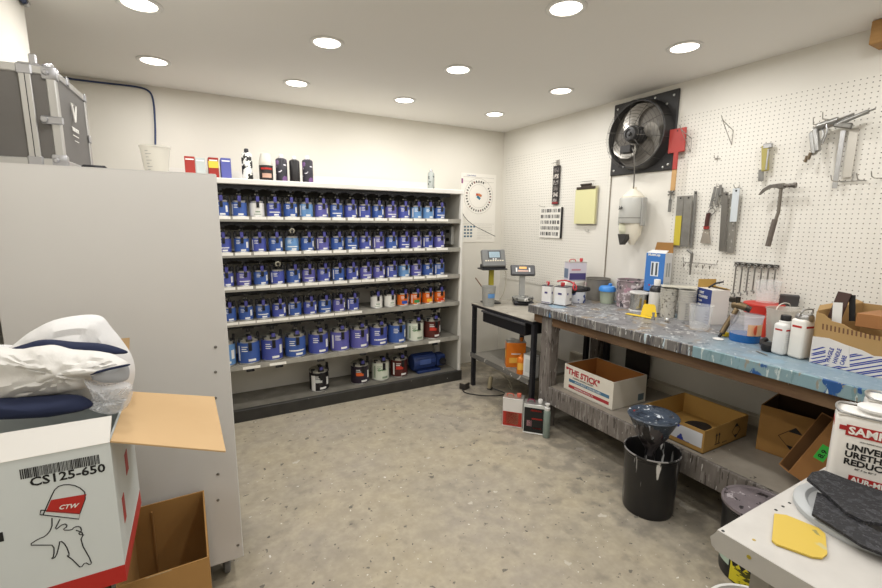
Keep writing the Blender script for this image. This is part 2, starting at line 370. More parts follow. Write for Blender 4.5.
# tins ------------------------------------------------------------
tinm = mat('tin_plate', 'C9C9C6', 0.3, 0.85)
sleeve = mat('violet_sleeve', '47468C', 0.4)
lidm = mat('mixing_lid_black', '1A1A1C', 0.4)
ringm = mat('ring_pale', 'BDB8A6', 0.4, 0.3)
KCOL = {'blue': '3F5DA2', 'royal': '4A55A2', 'violet': '605FA6', 'pale': '6892C2', 'white': 'E4E2DC', 'orange': 'D9691E', 'dark': '1C1A1E', 'maroon': '52241F', 'cream': 'DADFCF', 'purple': '2A2230'}
def tin(kind, loc, label, r=0.053, h=0.122, group='paint tins', ring=False, seed=0, gal=False, lev=True, rz=0, name='paint_tin'):
    t = thing(name, label, 'paint tin', (loc[0], loc[1], loc[2] + .0012), rz, group)
    k = (kind, r, h)
    cpart('can_body', (r, h), lambda m: m.lathe([(0, 0), (r, 0), (r + .002, .002), (r + .002, .005), (r, .008), (r, h - .012), (r + .0025, h - .008), (r + .0025, h), (r - .006, h), (r - .008, h - .004), (0, h - .004)], n=28), tinm, t, True)
    lab = mat('tin_label_' + kind, KCOL[kind], 0.38)
    cpart('paper_label', k, lambda m: m.lathe([(r, 0.010), (r + .001, 0.010), (r + .001, h - .014), (r, h - .014)], n=28), lab, t, True)
    pc = 'EEEDE9' if kind not in ('white', 'cream') else '8FA08A'
    v = seed % 4
    def prn(m):
        q = r + .001
        if kind == 'white': m.patch(q, -.3, .35, h * .3, h * .38); m.patch(q, -.5, .5, h * .16, h * .2); return
        m.patch(q, -.15, .55, h * .12, h * .22)
        if v in (0, 2): m.patch(q, .62, 1.0, h * .3, h * .68)
        for j in range(3): m.patch(q, -.75, -.28 + .1 * ((j + v) % 2), h * (.74 - .09 * j), h * (.775 - .09 * j))
        if v == 3: m.patch(q, -.8, .8, h * .30, h * .36)
        if v == 1: m.patch(q, -1.15, -.95, h * .15, h * .8)
    cpart('label_print', k + (v,), prn, mat('print_' + pc, pc, 0.5), t)
    if kind == 'orange':
        cpart('label_emblem', k + (seed,), lambda m: m.patch(r + .0016, -.6, .45, h * .18, h * .42), mat('emblem%d' % seed, ['2C4FA8', '3C8A4A', 'E9B32B', 'D33A1C'][seed % 4], 0.5), t)
    if kind in ('dark', 'maroon', 'purple'):
        cpart('label_emblem', k + (seed,), lambda m: m.patch(r + .0016, -.75, .1, h * .45, h * .62), mat('emblemd%d' % seed, ['C8CBC8', 'C43A2A', 'E0662E'][seed % 3], 0.5), t)
    if not lev: return t
    s = r / 0.053
    def lid(m):
        m.lathe([(0, h), (r + .003, h), (r + .004, h + .004), (r * .92, h + .010 * s), (r * .55, h + .016 * s), (0, h + .018 * s)], n=28)
        for sg in (-1, 1):
            m.box((sg * r * .80, -.25 * r, h + .010 * s), (r * .5, r * .7, .050 * s), .004 * s)
            m.box((sg * r * .80, -.3 * r, h + .032 * s), (r * .14, r * .2, .022 * s), .002 * s)
    if gal:
        def glid(m):
            m.lathe([(0, h), (r + .003, h), (r + .004, h + .005), (r * .9, h + .012), (r * .5, h + .02), (0, h + .022)], n=28)
        cpart('mixing_lid', (r, h), glid, mat('alloy_lid', 'A9A69A', 0.45, 0.5), t, True)
        cpart('lid_clamp', (r, h), lambda m: (m.box((-r * .72, -r * .5, h + .004), (r * .42, .03, .03), .004), m.box((r * .74, -r * .5, h + .004), (r * .42, .03, .03), .004), m.box((0, -r * .9, h + .008), (r * .6, .03, .02), .004), m.box((r * .9, 0, h + .03), (.02, .03, .05), .003)), lidm, t)
    else:
        cpart('mixing_lid', (r, h), lid, lidm, t, False)
    if ring:
        q = Matrix.Rotation(pi / 2, 3, 'X')
        cpart('pull_ring', (r, h), lambda m: m.tube([(.017 * cos(a), -r * .9, h + .045 + .017 * sin(a)) for a in [i * 2 * pi / 20 for i in range(21)]], .004, 6), ringm, t, True)
        cpart('stirrer_shaft', (r, h, 1), lambda m: m.box((0, -r * .9, h - .005), (.014, .012, .075), .002), lidm, t)
    else:
        cpart('spout_sleeve', (r, h), lambda m: m.box((0.004, -r * .96, h + .014 * s), (.024 * s ** .5, .016, .042), .003), sleeve, t)
        cpart('spout_lever', (r, h), lambda m: (m.box((0.004, -r * 1.04 - .003, h - .028 * s), (.021 * s ** .5, .012, .042 * s), .002), m.box((0.004, -r * .8, h + .045), (.018, .03, .022), .003)), lidm, t)
    cpart('stirrer_knob', (r, h), lambda m: (m.cyl((0, -.01, h + .015 * s), (0, -.01, h + .048), .007, n=10), m.box((0, -.01, h + .044), (.036, .012, .008), .002), m.box((0, -r * .55, h + .042), (.03, .012, .014), .003)), lidm, t)
    cpart('knob_cap', (r, h), lambda m: m.box((0, -.016, h + .0515), (.030, .008, .005), .001), ringm, t)
    return t
tin_y = 3.742
ORD = ['first', 'second', 'third', 'fourth', 'fifth', 'sixth', 'seventh', 'eighth', 'ninth', 'tenth', 'eleventh', 'twelfth', 'thirteenth', 'fourteenth', 'fifteenth', 'sixteenth']
xs16 = [0.185 + 0.1253 * i for i in range(16)]
rows = [
    (['blue', 'blue', 'white', 'royal', 'blue', 'pale', 'violet', 'blue', 'royal', 'royal', 'blue', 'violet', 'royal', 'pale', 'pale', 'blue'], 'top row', xs16, []),
    (['royal', 'blue', 'royal', 'blue', 'pale', 'blue', 'violet', 'blue', 'blue', 'royal', 'violet', 'blue', 'royal', 'violet', 'royal', 'violet'], 'second row', xs16, [4]),
    (['royal', 'violet', 'blue', 'royal', 'blue', 'violet', 'royal', 'blue', 'royal', 'violet', 'violet', 'royal', 'pale', 'violet', 'blue', 'blue'], 'third row', xs16, [3]),
    (['blue', 'blue', 'blue', 'royal', 'blue', 'royal', 'blue', 'violet', 'royal', None, 'white', 'white', 'orange', 'orange', 'orange', 'orange'], 'fourth row', xs16, [])]
CN = {'blue': 'blue', 'royal': 'royal blue', 'violet': 'violet blue', 'pale': 'light blue', 'white': 'white', 'orange': 'orange'}
for ri, (kinds, rn, xs, rings) in enumerate(rows):
    for i, kd in enumerate(kinds):
        x = xs[i]
        if ri == 3 and i > 9: x = 1.413 + 0.1318 * (i - 10)
        # coupling above
        cx = x
        cp = cpart('drive_coupling', 'c', lambda m: (m.box((0, 0, -.012), (.075, .02, .010), .002), m.box((0, 0, -.022), (.024, .02, .018), .003)), lidm, rack)
        cp.location = Vector((cx, RY0 + .04, TOPS[ri] - .02)) - rack_o
        if not (ri == 3):
            pl = cpart('price_label', 'p%d' % (i % 3), lambda m: m.box((0, 0, 0), (.118 - .006 * (i % 3), .0016, .022)), mat('price_card', 'F2EFE6', 0.5), rack)
            pl.location = Vector((x + .004 * ((i * 7) % 3 - 1), RY0 - .0052, ROWS[ri] - .006)) - rack_o
        elif i < 9:
            pl = cpart('price_label', 'q', lambda m: m.box((0, 0, 0), (.119, .0016, .02)), mat('price_card', 'F2EFE6', 0.5), rack)
            pl.location = Vector((x, RY0 - .0052, ROWS[ri] - .008)) - rack_o
        if kd is None: continue
        extra = ' with a ring pull' if i in rings else ''
        if i == 0: wh = 'half hidden behind the grey cabinet, in the %s' % rn
        elif i < 9: wh = '%s from the left in the %s' % (ORD[i], rn)
        else: wh = '%s from the right in the %s' % (ORD[15 - i], rn) if i < 15 else 'at the right end of the %s' % rn
        tin(kd, (x, tin_y + random.uniform(-.004, .004), ROWS[ri]), '%s paint tin%s, %s' % (CN[kd], extra, wh), group='quart tins in the mixing rack', ring=i in rings, seed=(i * 5 + ri * 3) if kd != 'orange' else i, rz=random.uniform(-.12, .12))
# gallon row
g5 = [(223.5, 'pale'), (248.5, 'blue'), (272, 'royal'), (295.5, 'blue'), (318.5, 'royal'), (340, 'violet'), (359.5, 'violet'), (378.5, 'royal'), (397, 'blue'), (415, 'cream'), (432, 'maroon')]
for i, (u, kd) in enumerate(g5):
    x = PY(u, 345, 3.76).x
    nm = {'pale': 'light blue', 'royal': 'royal blue', 'violet': 'violet blue', 'cream': 'white and green', 'maroon': 'dark brown and red', 'blue': 'blue'}[kd]
    wh = 'half hidden behind the grey cabinet' if i == 0 else ('%s from the left' % ORD[i] if i < 6 else '%s from the right' % ORD[10 - i] if i < 10 else 'at the right end')
    t = tin(kd, (x, 3.765, ROWS[4]), 'large %s gallon paint tin, %s in the gallon row' % (nm, wh), r=0.083, h=0.188, group='gallon tins in the mixing rack', seed=i, gal=True, ring=(i == 2 and False))
    if kd == 'cream': text('Green', .034, mat('green_ink', '2E7D3C', .5), t, (-.06, -.0845, .10), (1, 0, 0), (0, 0, 1), bold=.01)
    cp = cpart('drive_coupling', 'g', lambda m: (m.box((0, 0, -.012), (.085, .02, .012), .002), m.box((0, 0, -.028), (.03, .02, .030), .003)), lidm, rack)
    cp.location = Vector((x, RY0 + .04, TOPS[4] - .02)) - rack_o
for x in (.32, .52, 1.62, 1.98):
    pl = cpart('price_label', 'g', lambda m: m.box((0, 0, 0), (.13, .0016, .022)), mat('price_card', 'F2EFE6', 0.5), rack)
    pl.location = Vector((x, RY0 - .0052, ROWS[4] - .022)) - rack_o
for x in (.30, .52, .86, 1.24, 1.62, 1.98):
    pl = cpart('lip_clip', 'g', lambda m: m.box((0, 0, 0), (.06, .02, .02), .003), lidm, rack)
    pl.location = Vector((x + .01, RY0 + .004, ROWS[4] - .046)) - rack_o
# bottom shelf
for u, kd, lb in ((319, 'dark', 'black paint tin with a white side label alone at the left of the bottom shelf'), (360, 'purple', 'dark purple tin with an orange emblem on the bottom shelf'),
                  (380.5, 'cream', 'white and green paint tin in the middle of the bottom shelf'), (399, 'maroon', 'dark brown and red paint tin on the bottom shelf beside the motor')):
    x = PY(u, 378, 3.84).x
    t = tin(kd, (x, 3.84, .095), lb, r=.083, h=.185, group='tins on the bottom shelf', seed={'dark': 0, 'purple': 2, 'cream': 1, 'maroon': 1}[kd], gal=True)
    if kd == 'dark': MB().patch(.0845, -1.1, -.62, .01, .15).build('side_label', mat('print_EEEDE9', 'EEEDE9', .5), t)
    if kd == 'cream': text('Green', .034, mat('green_ink', '2E7D3C', .5), t, (-.06, -.0845, .10), (1, 0, 0), (0, 0, 1), bold=.01)
mo = thing('electric_motor', 'blue electric motor with gearbox lying on the bottom shelf of the rack', 'motor', (1.96, 3.84, .0965))
mb_ = mat('motor_blue', '22386F', .5, var=('182850', 12, .5))
AX = Matrix.Rotation(pi / 2, 3, 'Y')
m = MB(); m.lathe([(0, 0), (.075, 0), (.082, .01), (.082, .24), (.07, .25), (0, .25)], (-.15, 0, .105), 24, AX)
for a in range(12): m.box((-.02, .084 * cos(a * pi / 6), .105 + .084 * sin(a * pi / 6)), (.21, .006, .006))
m.build('motor_housing', mb_, mo, True)
MB().box((.02, 0, .012), (.26, .15, .024), .004).build('motor_foot', mb_, mo)
MB().box((.165, 0, .10), (.10, .12, .12), .012).build('gearbox', mb_, mo)
MB().lathe([(0, 0), (.035, 0), (.035, .02), (0, .02)], (.165, -.08, .10), 16, Matrix.Rotation(pi / 2, 3, 'X')).build('shaft_cover', DARK, mo)
MB().box((-.03, -.085, .12), (.12, .012, .05), .003).build('name_plate', mat('plate', '43588F', .4), mo)

# items on top of the rack
TZ = 1.9095
def book(u, v, col, hpx, wpx, lb, extra=None):
    p = PY(u, v, 3.80); sc = MPP(p); wd = wpx * sc; hh = hpx * sc
    t = thing('colour_swatch_box', lb, 'box', (p.x, 3.80, TZ))
    MB().box((0, 0.05, hh / 2), (wd, .16, hh), .002).build('carton', mat('sw_' + col, col, .5), t)
    MB().box((0, -.0305, hh * .86), (wd * .8, .001, hh * .06)).build('label_print', mat('print_EEEDE9', 'EEEDE9', .5), t)
    if extra: MB().box((0, -.031, hh * .66), (wd * .98, .0015, hh * .32)).build('label_panel', mat('sw_' + extra, extra, .5), t)
book(190.5, 172, '9E2F26', 20, 9, 'dark red carton on top of the rack, leftmost of the four slim cartons')
book(201, 172, 'B9C0BE', 19, 8.5, 'pale grey slim carton standing beside the red one on top of the rack')
book(214, 174, '98281F', 20, 9, 'red slim carton with a yellow label on top of the rack', 'E3C545')
book(226.5, 176, '5A5FA6', 20, 9, 'blue violet slim carton at the right of the four on top of the rack')
def sprayc(u, col, hpx, wpx, lb, pat, cap, shape='can'):
    p = PY(u, 180, 3.76); sc = MPP(p); r = wpx * sc / 2; hh = hpx * sc
    t = thing('aerosol_can' if shape == 'can' else 'plastic_bottle', lb, 'can' if shape == 'can' else 'bottle', (p.x, 3.76, TZ))
    if shape == 'can':
        MB().lathe([(0, 0), (r, 0), (r, hh * .78), (r * .9, hh * .83), (r * .45, hh * .88), (0, hh * .88)], n=24).build('can_body', pat, t, True)
        MB().lathe([(r * .42, hh * .86), (r * .42, hh * .97), (r * .3, hh), (0, hh)], n=16).build('cap', cap, t, True)
    else:
        MB().lathe([(0, 0), (r, 0), (r, hh * .62), (r * .9, hh * .70), (0, hh * .72)], n=24).build('bottle_body', pat, t, True)
        MB().lathe([(r * .98, hh * .5), (r * 1.02, hh * .62), (r * .98, hh * .72), (r * .8, hh * .9), (r * .7, hh), (0, hh)], n=24).build('cap', cap, t, True)
        MB().patch(r + .0005, -.9, .9, hh * .40, hh * .47).build('label_print', col, t)
        MB().patch(r + .0005, -.7, .7, hh * .10, hh * .26).build('label_print', mat('pinkish', 'C7A08C', .5), t)
    return t
bw = mat('camouflage_print', 'E6E4DE', .4, splats=[('151515', 22, .5)])
bp = mat('black_violet_print', '2B2830', .35, splats=[('D9D5DC', 26, .62), ('6A4A78', 14, .56)])
sprayc(248, RED, 30, 10, 'aerosol can with black and white pattern on top of the rack', bw, DARK)
sprayc(266.5, RED, 26, 13, 'wide bottle with black label and frosted cap on top of the rack', mat('label_black', '1F1A18', .4), mat('frosted', 'CFCBC0', .4), 'bottle')
c = sprayc(282, RED, 26, 11, 'black and violet can beside the wide bottle on top of the rack', bp, WPLAS)
c = sprayc(295, RED, 25, 10, 'black bottle with an orange stripe between two patterned cans on top of the rack', mat('bottle_black', '1B1818', .35), WPLAS)
MB().patch(.0385, -.9, .9, .08, .095).build('label_stripe', mat('orange_stripe', 'E0662E', .5), c)
c = sprayc(308, RED, 26, 10.5, 'black and violet can at the right of the group on top of the rack', bp, WPLAS)
c = sprayc(431, RED, 19, 7, 'small silver bottle alone near the right end of the rack top', mat('silver_print', 'A9AEAA', .35, .3, splats=[('4B5550', 30, .58)]), STEEL)

# ------------------------------------------------------------------ poster, pipe, cables on the back wall
po = thing('colour_wheel_chart', 'white wall chart with a ring of dark swatches beside the rack', 'poster', (2.752, YB - .003, 1.385))
MB().box((0, 0, .37), (.46, .004, .74)).build('sheet', mat('chart_paper', 'EFEBE2', .5), po)
cen = Vector((.0, -.003, .50))
m = MB(); m2 = MB()
for i in range(32):
    a = i * 2 * pi / 32
    if i in (1, 2, 30, 31, 8) : 
        pass
    if i in (4, 5): continue
    rr = .157
    R = Matrix.Rotation(-a, 3, 'Y')
    (m if i % 5 else m2).box(cen + Vector((rr * cos(a), 0, rr * sin(a))), (.022, .0012, .013), rot=R)
m.build('swatch_ring', mat('swatch_dark', '2E2A28', .5), po); m2.build('swatch_ring', mat('swatch_red', '70302A', .5), po)
MB().tube([cen + Vector((.19 * cos(i * pi / 24), 0, .19 * sin(i * pi / 24))) for i in range(49)], .0012, 4).build('ring_outline', mat('outline_grey', '9A968C', .5), po)
MB().tube([cen + Vector((.125 * cos(i * pi / 24), 0, .125 * sin(i * pi / 24))) for i in range(49)], .001, 4).build('ring_outline', mat('outline_grey', '9A968C', .5), po)
for k, (dx, dz, cc) in enumerate(((-.01, .018, 'B5482E'), (.015, .012, 'C9794A'), (0, -.015, '2C7391'))):
    MB().box(cen + Vector((dx, 0, dz)), (.05, .0014 + .0004 * k, .026), .0004, rot=(0, .3 * k, 0)).build('centre_swatch', mat('cs' + cc, cc, .5), po)
m = MB()
for r in range(4):
    for q in range(3 if r else 4): m.box((-.17 + q * .04, -.003, .17 - r * .035), (.026, .001, .018))
m.build('swatch_block', mat('swatch_blue', '4A6A80', .5), po)
m = MB()
for r in range(9): m.box((.09, -.003, .18 - r * .018), (.20, .001, .0015))
for (z, x0, x1) in ((.70, -.2, .2), (.655, -.2, .2), (.645, -.1, .1), (.20, -.22, .22)): m.box(((x0 + x1) / 2, -.003, z), (x1 - x0, .001, .002))
m.build('print_lines', mat('outline_grey', '9A968C', .5), po)
text('Color Wheel', .022, mat('blue_print', '2C3E93', .5), po, (-.16, -.0028, .71), (1, 0, 0), (0, 0, 1))
MB().box((-.215, -.003, .655), (.02, .001, .05)).build('print_tab', mat('cs2', '8C4A7A', .5), po)
hose = MB().tube([(-.80, YB - .012, 2.562), (-.55, YB - .012, 2.560), (-.30, YB - .012, 2.568), (-.222, YB - .012, 2.552), (-.20, YB - .012, 2.49), (-.205, YB - .012, 2.3), (-.22, YB - .012, 2.12)], .0065, 8, 2)
tag(hose.build('air_hose', mat('blue_hose', '2F3F66', .4), smooth=True), 'thin dark blue hose along the ceiling edge and down the back wall', 'hose')
hp = thing('wall_pipe', 'dark blue pipe end clipped high on the left wall under the ceiling', 'pipe', (XL + .015, 2.2, 2.56))
MB().tube([(0, -1.2, 0), (0, .58, 0)], .011, 10).build('pipe', mat('blue_hose', '2F3F66', .4), hp, True)
MB().lathe([(0, 0), (.016, 0), (.016, .03), (.009, .032), (.009, .05), (0, .05)], (0, .58, 0), 14, Matrix.Rotation(-pi / 2, 3, 'X')).build('end_fitting', STEEL, hp, True)
tag(MB().tube([(2.47, YB - .008, 1.45), (2.49, YB - .01, 1.2), (2.46, YB - .012, 1.0), (2.50, YB - .012, .8), (2.47, YB - .012, .55), (2.52, YB - .012, .3), (2.5, YB - .03, .02)], .004, 6, 2).build('cable', mat('beige_cord', '5A554C', .5), smooth=True), 'thin grey cord hanging down the back wall beside the rack', 'cord')
tag(MB().tube([(2.50, YB - .006, 1.78), (2.60, YB - .02, 1.60), (2.74, 3.75, 1.46)], .003, 6, 2).build('signal_cable', DARK, smooth=True), 'thin black cable slanting down from the rack to the screen', 'cable')

# ------------------------------------------------------------------ grey cabinet on casters at the left, with the flight case and cup on it
CB = thing('rolling_cabinet', 'tall pale grey metal cabinet on casters against the left wall', 'cabinet', (-.25, 1.945, 0))
cabm = mat('cabinet_grey', 'CFCDCA', .45, var=('C6C4C0', 2, .5))
CZ = 1.775
MB().bb((-.335, 0, .115), (.338, .022, CZ), .003).build('end_panel', cabm, CB)
MB().bb((-.335, .022, .13), (-.315, .44, CZ - .002)).build('side_wall', cabm, CB)
MB().bb((.315, .022, .13), (.335, .44, CZ - .002)).build('side_wall', cabm, CB)
MB().bb((-.335, .40, .13), (.335, .44, CZ - .002)).build('end_panel', cabm, CB)
MB().bb((-.335, .0, CZ - .002), (.335, .44, CZ + .001)).build('top_panel', cabm, CB)
MB().bb((-.335, .022, .13), (.335, .44, .16)).build('base_frame', DARK, CB)
for i, v in enumerate((347, 372, 398, 424, 446, 474, 500, 545)):
    u = 218 if v > 430 else 215.5
    if v == 545: u = 238
    p = PY(u, v, 1.945); q = p - Vector(CB.location)
    MB().lathe([(0, 0), (.006, 0), (.006, .002), (.003, .003), (0, .003)], (q.x, 0, q.z), 10, Matrix.Rotation(pi / 2, 3, 'X')).build('bolt', STEELD, CB)
for (x, y) in ((.27, .09), (.27, .36), (-.27, .09), (-.27, .36)):
    c = MB().box((x, y, .118), (.07, .06, .012), .002).build('caster', STEELD, CB)
    MB().lathe([(0, -.014), (.012, -.016), (.036, -.014), (.046, -.010), (.048, 0), (.046, .010), (.036, .014), (.012, .016), (0, .014)], (x, y, .049), 24, Matrix.Rotation(pi / 2, 3, 'Y') @ Matrix.Rotation(0, 3, 'Z')).build('wheel', RUBBER, c, True)
    m = MB(); m.box((x - .022, y, .085), (.004, .035, .07)); m.box((x + .022, y, .085), (.004, .035, .07)); m.cyl((x - .026, y, .05), (x + .026, y, .05), .006); m.build('fork', STEEL, c)
# flight case
FX, FY = -.378, 2.02
FC = thing('flight_case', 'grey flight case with aluminium edges standing on the tall cabinet', 'case', (FX, FY, CZ + .004), radians(-3))
alu = mat('aluminium_edge', 'B4B3B0', .35, .7, var=('AFAEAC', 12, .4)); lam = mat('case_laminate', '5F5C59', .6, var=('56534F', 9, .6)); chrome = mat('corner_steel', 'A9A9AC', .35, .9)
W_, D_, H_ = .225, .39, .325
MB().bb((-W_, .004, .004), (-.004, D_ - .004, H_ - .004)).build('case_body', lam, FC)
m = MB(); e = .026
for (y) in (0, D_ - e):
    for z in (0, H_ - e): m.bb((-W_, y, z), (0, y + e, z + e), .003)
    for x in (-W_, -e): m.bb((x, y, 0), (x + e, y + e, H_), .003)
for x in (-W_, -e):
    for z in (0, H_ - e): m.bb((x, 0, z), (x + e, D_, z + e), .003)
m.build('edge_profile', alu, FC)
MB().bb((-.095, -.003, 0), (-.063, .01, H_), .002).build('lid_profile', alu, FC)
MB().bb((-.079, -.004, .02), (-.077, .0, H_ - .02)).build('lid_seam', DARK, FC)
for (x, z) in ((-.015, .02), (-.015, H_ - .02), (-W_ + .015, .02), (-W_ + .015, H_ - .02)):
    m = MB(); m.box((x, .012, z), (.044, .030, .042), .007, seg=2); m.lathe([(0, 0), (.010, 0), (.006, .006), (0, .007)], (x - .008, -.004, z), 10, Matrix.Rotation(pi / 2, 3, 'X'))
    m.build('corner_cap', chrome, FC, True)
for (x, z) in ((-.079, .015), (-.079, H_ - .015)):
    MB().box((x, .008, z), (.042, .026, .034), .004).build('corner_cap', chrome, FC)
for x, z in ((-.02, H_ / 2 - .01), (-.2, H_ / 2)):
    m = MB(); m.box((x, -.004, z), (.062, .008, .026), .004); m.lathe([(0, 0), (.012, 0), (.009, .007), (0, .008)], (x - .02, -.006, z), 12, Matrix.Rotation(pi / 2, 3, 'X')); m.build('latch', chrome, FC)
for y, z in ((.02, H_ - .012), (.14, H_ - .008), (D_ - .02, H_ - .012), (D_ - .02, .15), (.2, .01)):
    MB().box((.001, y, z), (.006, .025, .03), .002).build('rivet_plate', chrome, FC)
m = MB(); m.box((-.07, .03, H_ + .006), (.06, .02, .012), .003); m.box((-.06, .03, H_ + .022), (.02, .015, .04), .003); m.box((-.03, .06, H_ + .018), (.012, .09, .014), .004, rot=(.3, 0, 0)); m.build('handle', chrome, FC)
m = MB()
tri = [(0, -.030), (.024, .028), (-.024, .028), (0, -.030)]
m.tube([(.003, .175 + a, .215 + b) for a, b in ((0, -.033), (.028, .03), (-.028, .03), (0, -.033))], .003, 4)
m.tube([(.003, .175 + a, .215 + b) for a, b in ((0, -.033), (0, -.028), (-.022, .026))], .003, 4)
m.build('emblem', mat('print_white', 'E8E6E0', .5), FC)
text('TRIAXIOM', .020, mat('print_white', 'E8E6E0', .5), FC, (.001, .128, .145), (0, 1, 0), (0, 0, 1), bold=.02, sx=.9)
MB().bb((0, .135, .128), (.0015, .205, .131)).bb((0, .15, .11), (.0015, .20, .112)).build('print_line', mat('print_white', 'E8E6E0', .5), FC)
# mixing cup on the cabinet
def cup(name, label, p, r0, r1, h, m=None, rim=.003, cat='cup', marks=True, group=None, up=True):
    t = thing(name, label, cat, p, 0, group)
    m = m or CLEAR2
    MB().lathe([(0, 0), (r0, 0), (r1, h), (r1 + rim, h), (r1 + rim, h - .006), (r1 + .0008, h - .007), (r0 + .0015, -.0), ], n=32).build('cup_wall', m, t, True, recalc=True)
    if marks:
        q = MB()
        for k in range(7):
            rr = r0 + (r1 - r0) * (k + 1) / 9 + .0015; zz = h * (k + 1) / 9
            q.patch(rr, -.7, -.7 + (.45 if k % 2 else .25), zz, zz + .002)
        q.build('scale_marks', mat('mark_grey', '6F7378', .6), t)
    return t
c1 = PY(157, 172, 2.1)
cup('mixing_cup', 'clear graduated plastic cup on the grey cabinet beside the flight case', (c1.x, 2.1, CZ + .002), .038, .050, .105, mat('cup_film', 'DDD9CE', .3, alpha=.55))
tag(MB().box((0, 0, .006), (.07, .03, .012), .005).build('tape_roll_end', DARK, None, True, (-.295, 2.0, CZ + .001)), 'small dark scrap lying on the cabinet edge near the flight case', 'scrap')

# ------------------------------------------------------------------ stand, spray gun carton and clothes at the front left
BX0, BX1, BY0, BY1, BZ0, BZ1 = -.60, -.213, 1.23, 1.58, .702, 1.075
st = thing('low_stand', 'dark wooden stand under the spray gun carton', 'stand', (-.45, 1.42, 0))
MB().bb((-.15, -.17, .66), (.145, .15, .70), .004).build('top_board', mat('dark_wood', '5B4632', .6), st)
for sx in (-.13, .12):
    for sy in (-.14, .12): MB().bb((sx - .02, sy - .02, 0), (sx + .02, sy + .02, .66)).build('leg', mat('dark_wood', '5B4632', .6), st)
ct = thing('spray_gun_carton', 'white open carton with a red base band and a spray gun drawing', 'carton', (BX1, BY0, BZ0))
cw = mat('carton_white', 'D5DBDB', .6, var=('C9CFCF', 3, .5)); cwi = mat('carton_in', 'C69E68', .8)
Wd, Dd, Hh = BX1 - BX0, BY1 - BY0, BZ1 - BZ0
m = MB(); t_ = .005
m.bb((-Wd, 0, 0), (0, t_, Hh)); m.bb((-Wd, Dd - t_, 0), (0, Dd, Hh)); m.bb((-Wd, t_, 0), (-Wd + t_, Dd - t_, Hh)); m.bb((-t_, t_, 0), (0, Dd - t_, Hh)); m.bb((-Wd + t_, t_, 0), (-t_, Dd - t_, t_))
m.build('carton_body', cw, ct)
MB().bb((-Wd - .0006, -.0008, 0), (.0006, 0, .045)).bb((0, 0, 0), (.0008, Dd, .045)).build('red_band', mat('band_red', 'B5261E', .5), ct)
def quad(name, pts, m, parent, th=.004):
    mb = MB(); P = [Vector(p) for p in pts]; n = (P[1] - P[0]).cross(P[3] - P[0]).normalized() * th
    A = [mb.bm.verts.new(p) for p in P]; B = [mb.bm.verts.new(p + n) for p in P]
    mb.bm.faces.new(A[::-1]); mb.bm.faces.new(B)
    for i in range(4): mb.bm.faces.new((A[i], A[(i + 1) % 4], B[(i + 1) % 4], B[i]))
    return mb.build(name, m, parent)
# flaps: right one hangs out, rear one stands, front one leans up and back
quad('side_flap', [(0, 0.0, Hh), (.242, -.01, Hh - .085), (.230, .40, Hh - .080), (0, Dd, Hh)], CARDL, ct)
quad('rear_flap', [(-Wd, Dd, Hh), (-.0, Dd, Hh), (.014, Dd + .03, Hh + .165), (-Wd, Dd + .03, Hh + .165)], CARDL, ct)
quad('front_flap', [(-Wd, 0, Hh), (0, 0, Hh), (.004, .035, Hh + .052), (-Wd, .035, Hh + .055)], mat('flap_white', 'E8E6E2', .6), ct)
blk = INK
F = lambda u, v: PY(u, v, BY0) - Vector(ct.location)
# bar code and product code
m = MB(); random.seed(5); a = F(20, 474.5); b = F(99, 459); tdir = (b - a); up = Vector((0, 0, .026)); x = 0
while x < .995:
    wq = random.choice((.006, .010, .016)); p = a + tdir * x
    m.prism([(0, 0), (tdir.length * wq, 0), (tdir.length * wq, .0235), (0, .0235)], p + Vector((0, -.0002, -.012)), tdir.normalized(), (0, 0, 1), -.0006 if False else .0006)
    x += wq + random.choice((.006, .010))
m.build('bar_code', blk, ct)
tb = (F(93, 472) - F(29, 485)).normalized()
text('CS125-650', .029, blk, ct, F(30, 486.5), tb, Vector((-tb.z, 0, tb.x)), bold=.02, sx=1.05)
m = MB()
def line(pts, r=.0012, sm=1): m.tube([F(u, v) + Vector((0, -.0006, 0)) for u, v in pts], r, 4, sm)
line([(43, 515), (50, 499), (56, 487), (66, 484), (78, 486), (87, 494), (80, 513)])
line([(41, 510), (80, 513.5), (79, 519), (40, 514.5), (41, 510)], sm=0)
line([(52, 518), (52, 528), (46, 536), (38, 539), (29, 545), (38, 545), (46, 545), (54, 545), (54, 556), (51, 559), (56, 557), (59, 546), (60, 540), (66, 545), (70, 556), (66, 555), (72, 559), (76, 563), (81, 568), (85, 562), (90, 565), (92, 562), (80, 541), (84, 533), (76, 530)])
line([(60, 519), (54, 531), (64, 523), (68, 526), (62, 530), (72, 530), (74, 527), (80, 526), (82, 531), (78, 534), (84, 535)])
m.build('spray_gun_drawing', blk, ct)
m = MB(); pl = [F(46, 511.5), F(51, 500), F(86.5, 494), F(80, 514)]
m.prism([(p.x, p.z) for p in pl], (0, -.0004, 0), (1, 0, 0), (0, 0, 1), .0008); m.build('cup_band', mat('band_red', 'B5261E', .5), ct)
tt = (F(77, 507) - F(59, 509)).normalized()
text('CTW', .0145, mat('print_white', 'E8E6E0', .5), ct, F(58.5, 509) + Vector((0, -.0015, 0)), tt, Vector((-tt.z, 0, tt.x)), bold=.02, shear=.3)
MB().bb((-.0, .16, .2), (.001, .20, .26)).bb((0, .06, .12), (.001, .09, .19)).build('side_print', RED, ct)
MB().box(F(1, 537) + Vector((0, -.0005, 0)), (.008, .001, .022)).build('side_print', blk, ct)
